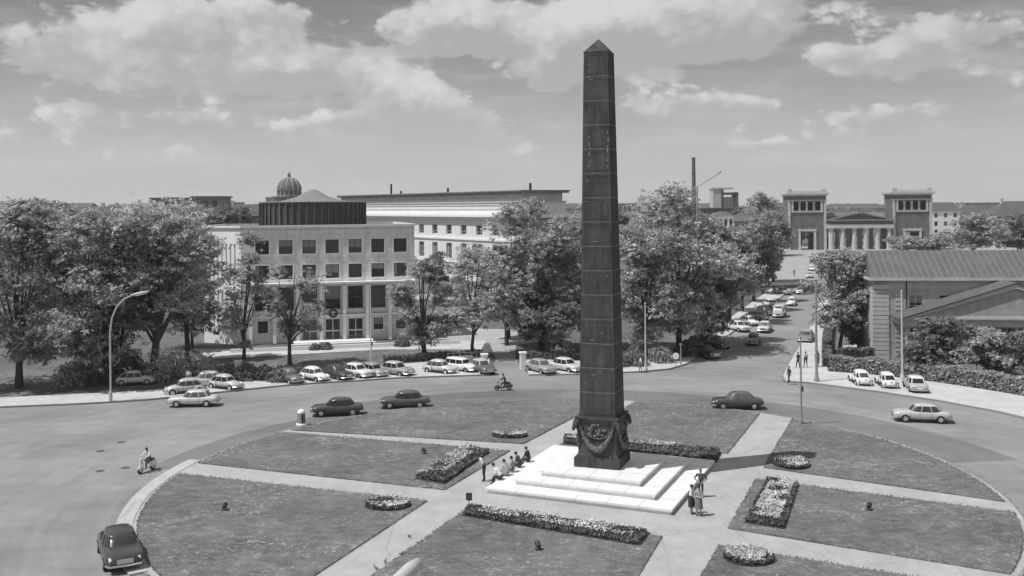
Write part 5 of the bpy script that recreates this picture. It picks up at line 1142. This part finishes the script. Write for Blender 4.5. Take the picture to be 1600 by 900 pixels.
for px,py,rx,ry,a in CL:
    A_=math.atan2(px-800,F_); k=math.cos(A_); E0=math.atan2((CY-py)*k,F_); ra=rx/F_*k*k*1.3; re=ry/F_*k*1.3
    dx=q.m('DIVIDE',q.m('SUBTRACT',waz,A_),ra); dy=q.m('DIVIDE',q.m('SUBTRACT',wel,E0),re)
    dyn=q.m('MULTIPLY',dy,q.m('ADD',1.,q.m('MULTIPLY',q.m('LESS_THAN',dy,0.),.12)))
    g_=q.m('MULTIPLY',q.m('EXPONENT',q.m('MULTIPLY',q.m('ADD',q.m('MULTIPLY',dx,dx),q.m('MULTIPLY',dyn,dyn)),-.85)),a)
    h_=q.m('MULTIPLY',g_,q.m('ADD',dy,q.m('MULTIPLY',dx,-.25)))
    g_=q.m('MULTIPLY',g_,1.3); D_=g_ if D_ is None else q.m('ADD',D_,g_); S_=h_ if S_ is None else q.m('ADD',S_,h_)
vo=q.n('ShaderNodeTexVoronoi',feature='SMOOTH_F1'); vo.inputs['Scale'].default_value=34.; vo.inputs['Smoothness'].default_value=.55; wvv=q.n('ShaderNodeCombineXYZ'); q.set(wvv.inputs[0],q.m('ADD',az,q.m('MULTIPLY',q.m('SUBTRACT',det,.5),.03))); q.set(wvv.inputs[1],q.m('ADD',q.m('MULTIPLY',el,1.25),q.m('MULTIPLY',q.m('SUBTRACT',fine,.5),.02))); q.set(vo.inputs['Vector'],wvv.outputs[0])
vo2=q.n('ShaderNodeTexVoronoi',feature='SMOOTH_F1'); vo2.inputs['Scale'].default_value=85.; vo2.inputs['Smoothness'].default_value=.4; q.set(vo2.inputs['Vector'],wvv.outputs[0])
puff=q.m('ADD',q.rng(vo.outputs['Distance'],0.,.7,.5,-.5),q.m('MULTIPLY',q.rng(vo2.outputs['Distance'],0.,.7,.5,-.5),.5))
n1=q.m('SUBTRACT',det,.5); n2=q.m('SUBTRACT',fine,.5)
cir=q.noise(q.vmul(vec,(1.,3.2,1.)),7.,6,.62)
band=q.m('MULTIPLY',q.rng(q.noise(q.vmul(vec,(1.,1.5,1.)),10.,5,.55),.5,.66,0.,.62,True),q.rng(el,.01,.05,0.,1.,True))
dens=q.m('ADD',q.m('ADD',D_,band),q.m('ADD',q.m('ADD',q.m('MULTIPLY',n1,.9),q.m('MULTIPLY',puff,.5)),q.m('MULTIPLY',n2,.5)))
w3=q.noise(tc,3.2,7,.6); outm=q.m('MAXIMUM',q.rng(el,.24,.4,0.,1.,True),q.rng(q.m('ABSOLUTE',az),.75,1.,0.,1.,True))  # unseen clouds overhead and beyond the view, added to raise the fill light
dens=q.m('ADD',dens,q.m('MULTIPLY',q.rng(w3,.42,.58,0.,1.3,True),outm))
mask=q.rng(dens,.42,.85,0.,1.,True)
shade=q.m('ADD',q.m('ADD',S_,q.m('MULTIPLY',puff,.75)),q.m('ADD',q.m('MULTIPLY',n1,1.),q.m('MULTIPLY',n2,.8))); lit=q.rng(shade,-.75,.9,0.,1.,True)
ccol=q.rng(lit,0.,1.,CG0,CG1)
veil=q.m('MULTIPLY',q.rng(cir,.42,.75,0.,1.,True),.3)
hz=q.rng(el,0.,.17,1.,0.,True)
blue=q.rng(el,0.,.24,SK0,SK1)
nrm=q.m('MULTIPLY',q.m('DIVIDE',base,8.),1.)    # keeps the sky's own brightness falloff
blue=q.m('MULTIPLY',blue,q.rng(nrm,.2,1.4,.9,1.1))
v=q.m('ADD',q.m('MULTIPLY',blue,q.m('SUBTRACT',1.,veil)),q.m('MULTIPLY',veil,CG1*.92))
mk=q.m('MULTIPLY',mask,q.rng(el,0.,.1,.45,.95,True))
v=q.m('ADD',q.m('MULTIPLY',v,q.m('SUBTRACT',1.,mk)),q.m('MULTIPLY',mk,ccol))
v=q.m('ADD',v,q.m('MULTIPLY',hz,HZ))
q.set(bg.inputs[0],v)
sl=bpy.data.lights.new('Sun','SUN'); sl.energy=4.0; sl.angle=R(.53); sl.color=(1,1,1); so=bpy.data.objects.new('Sun',sl); COL.objects.link(so); so.rotation_euler=(-SUN).to_track_quat('-Z','Y').to_euler()
cd=bpy.data.cameras.new('Camera'); cam=bpy.data.objects.new('Camera',cd); COL.objects.link(cam); cam.location=(0,0,H); 
cd.sensor_width=36; cd.lens=36*F_/1600; cd.shift_y=-(450-CY)/1600.; cd.clip_end=9000; cd.clip_start=.5
cam.rotation_euler=(Matrix.Rotation(PI/2,4,'X')@Matrix.Rotation(-ROLL,4,'Z')).to_euler(); scn.camera=cam
scn.view_settings.view_transform='Standard'; scn.view_settings.look='None'; scn.view_settings.exposure=0.; scn.view_settings.gamma=1.
scn.render.engine='CYCLES'; scn.cycles.max_bounces=6; scn.cycles.diffuse_bounces=3; scn.cycles.transmission_bounces=3; scn.cycles.volume_bounces=0
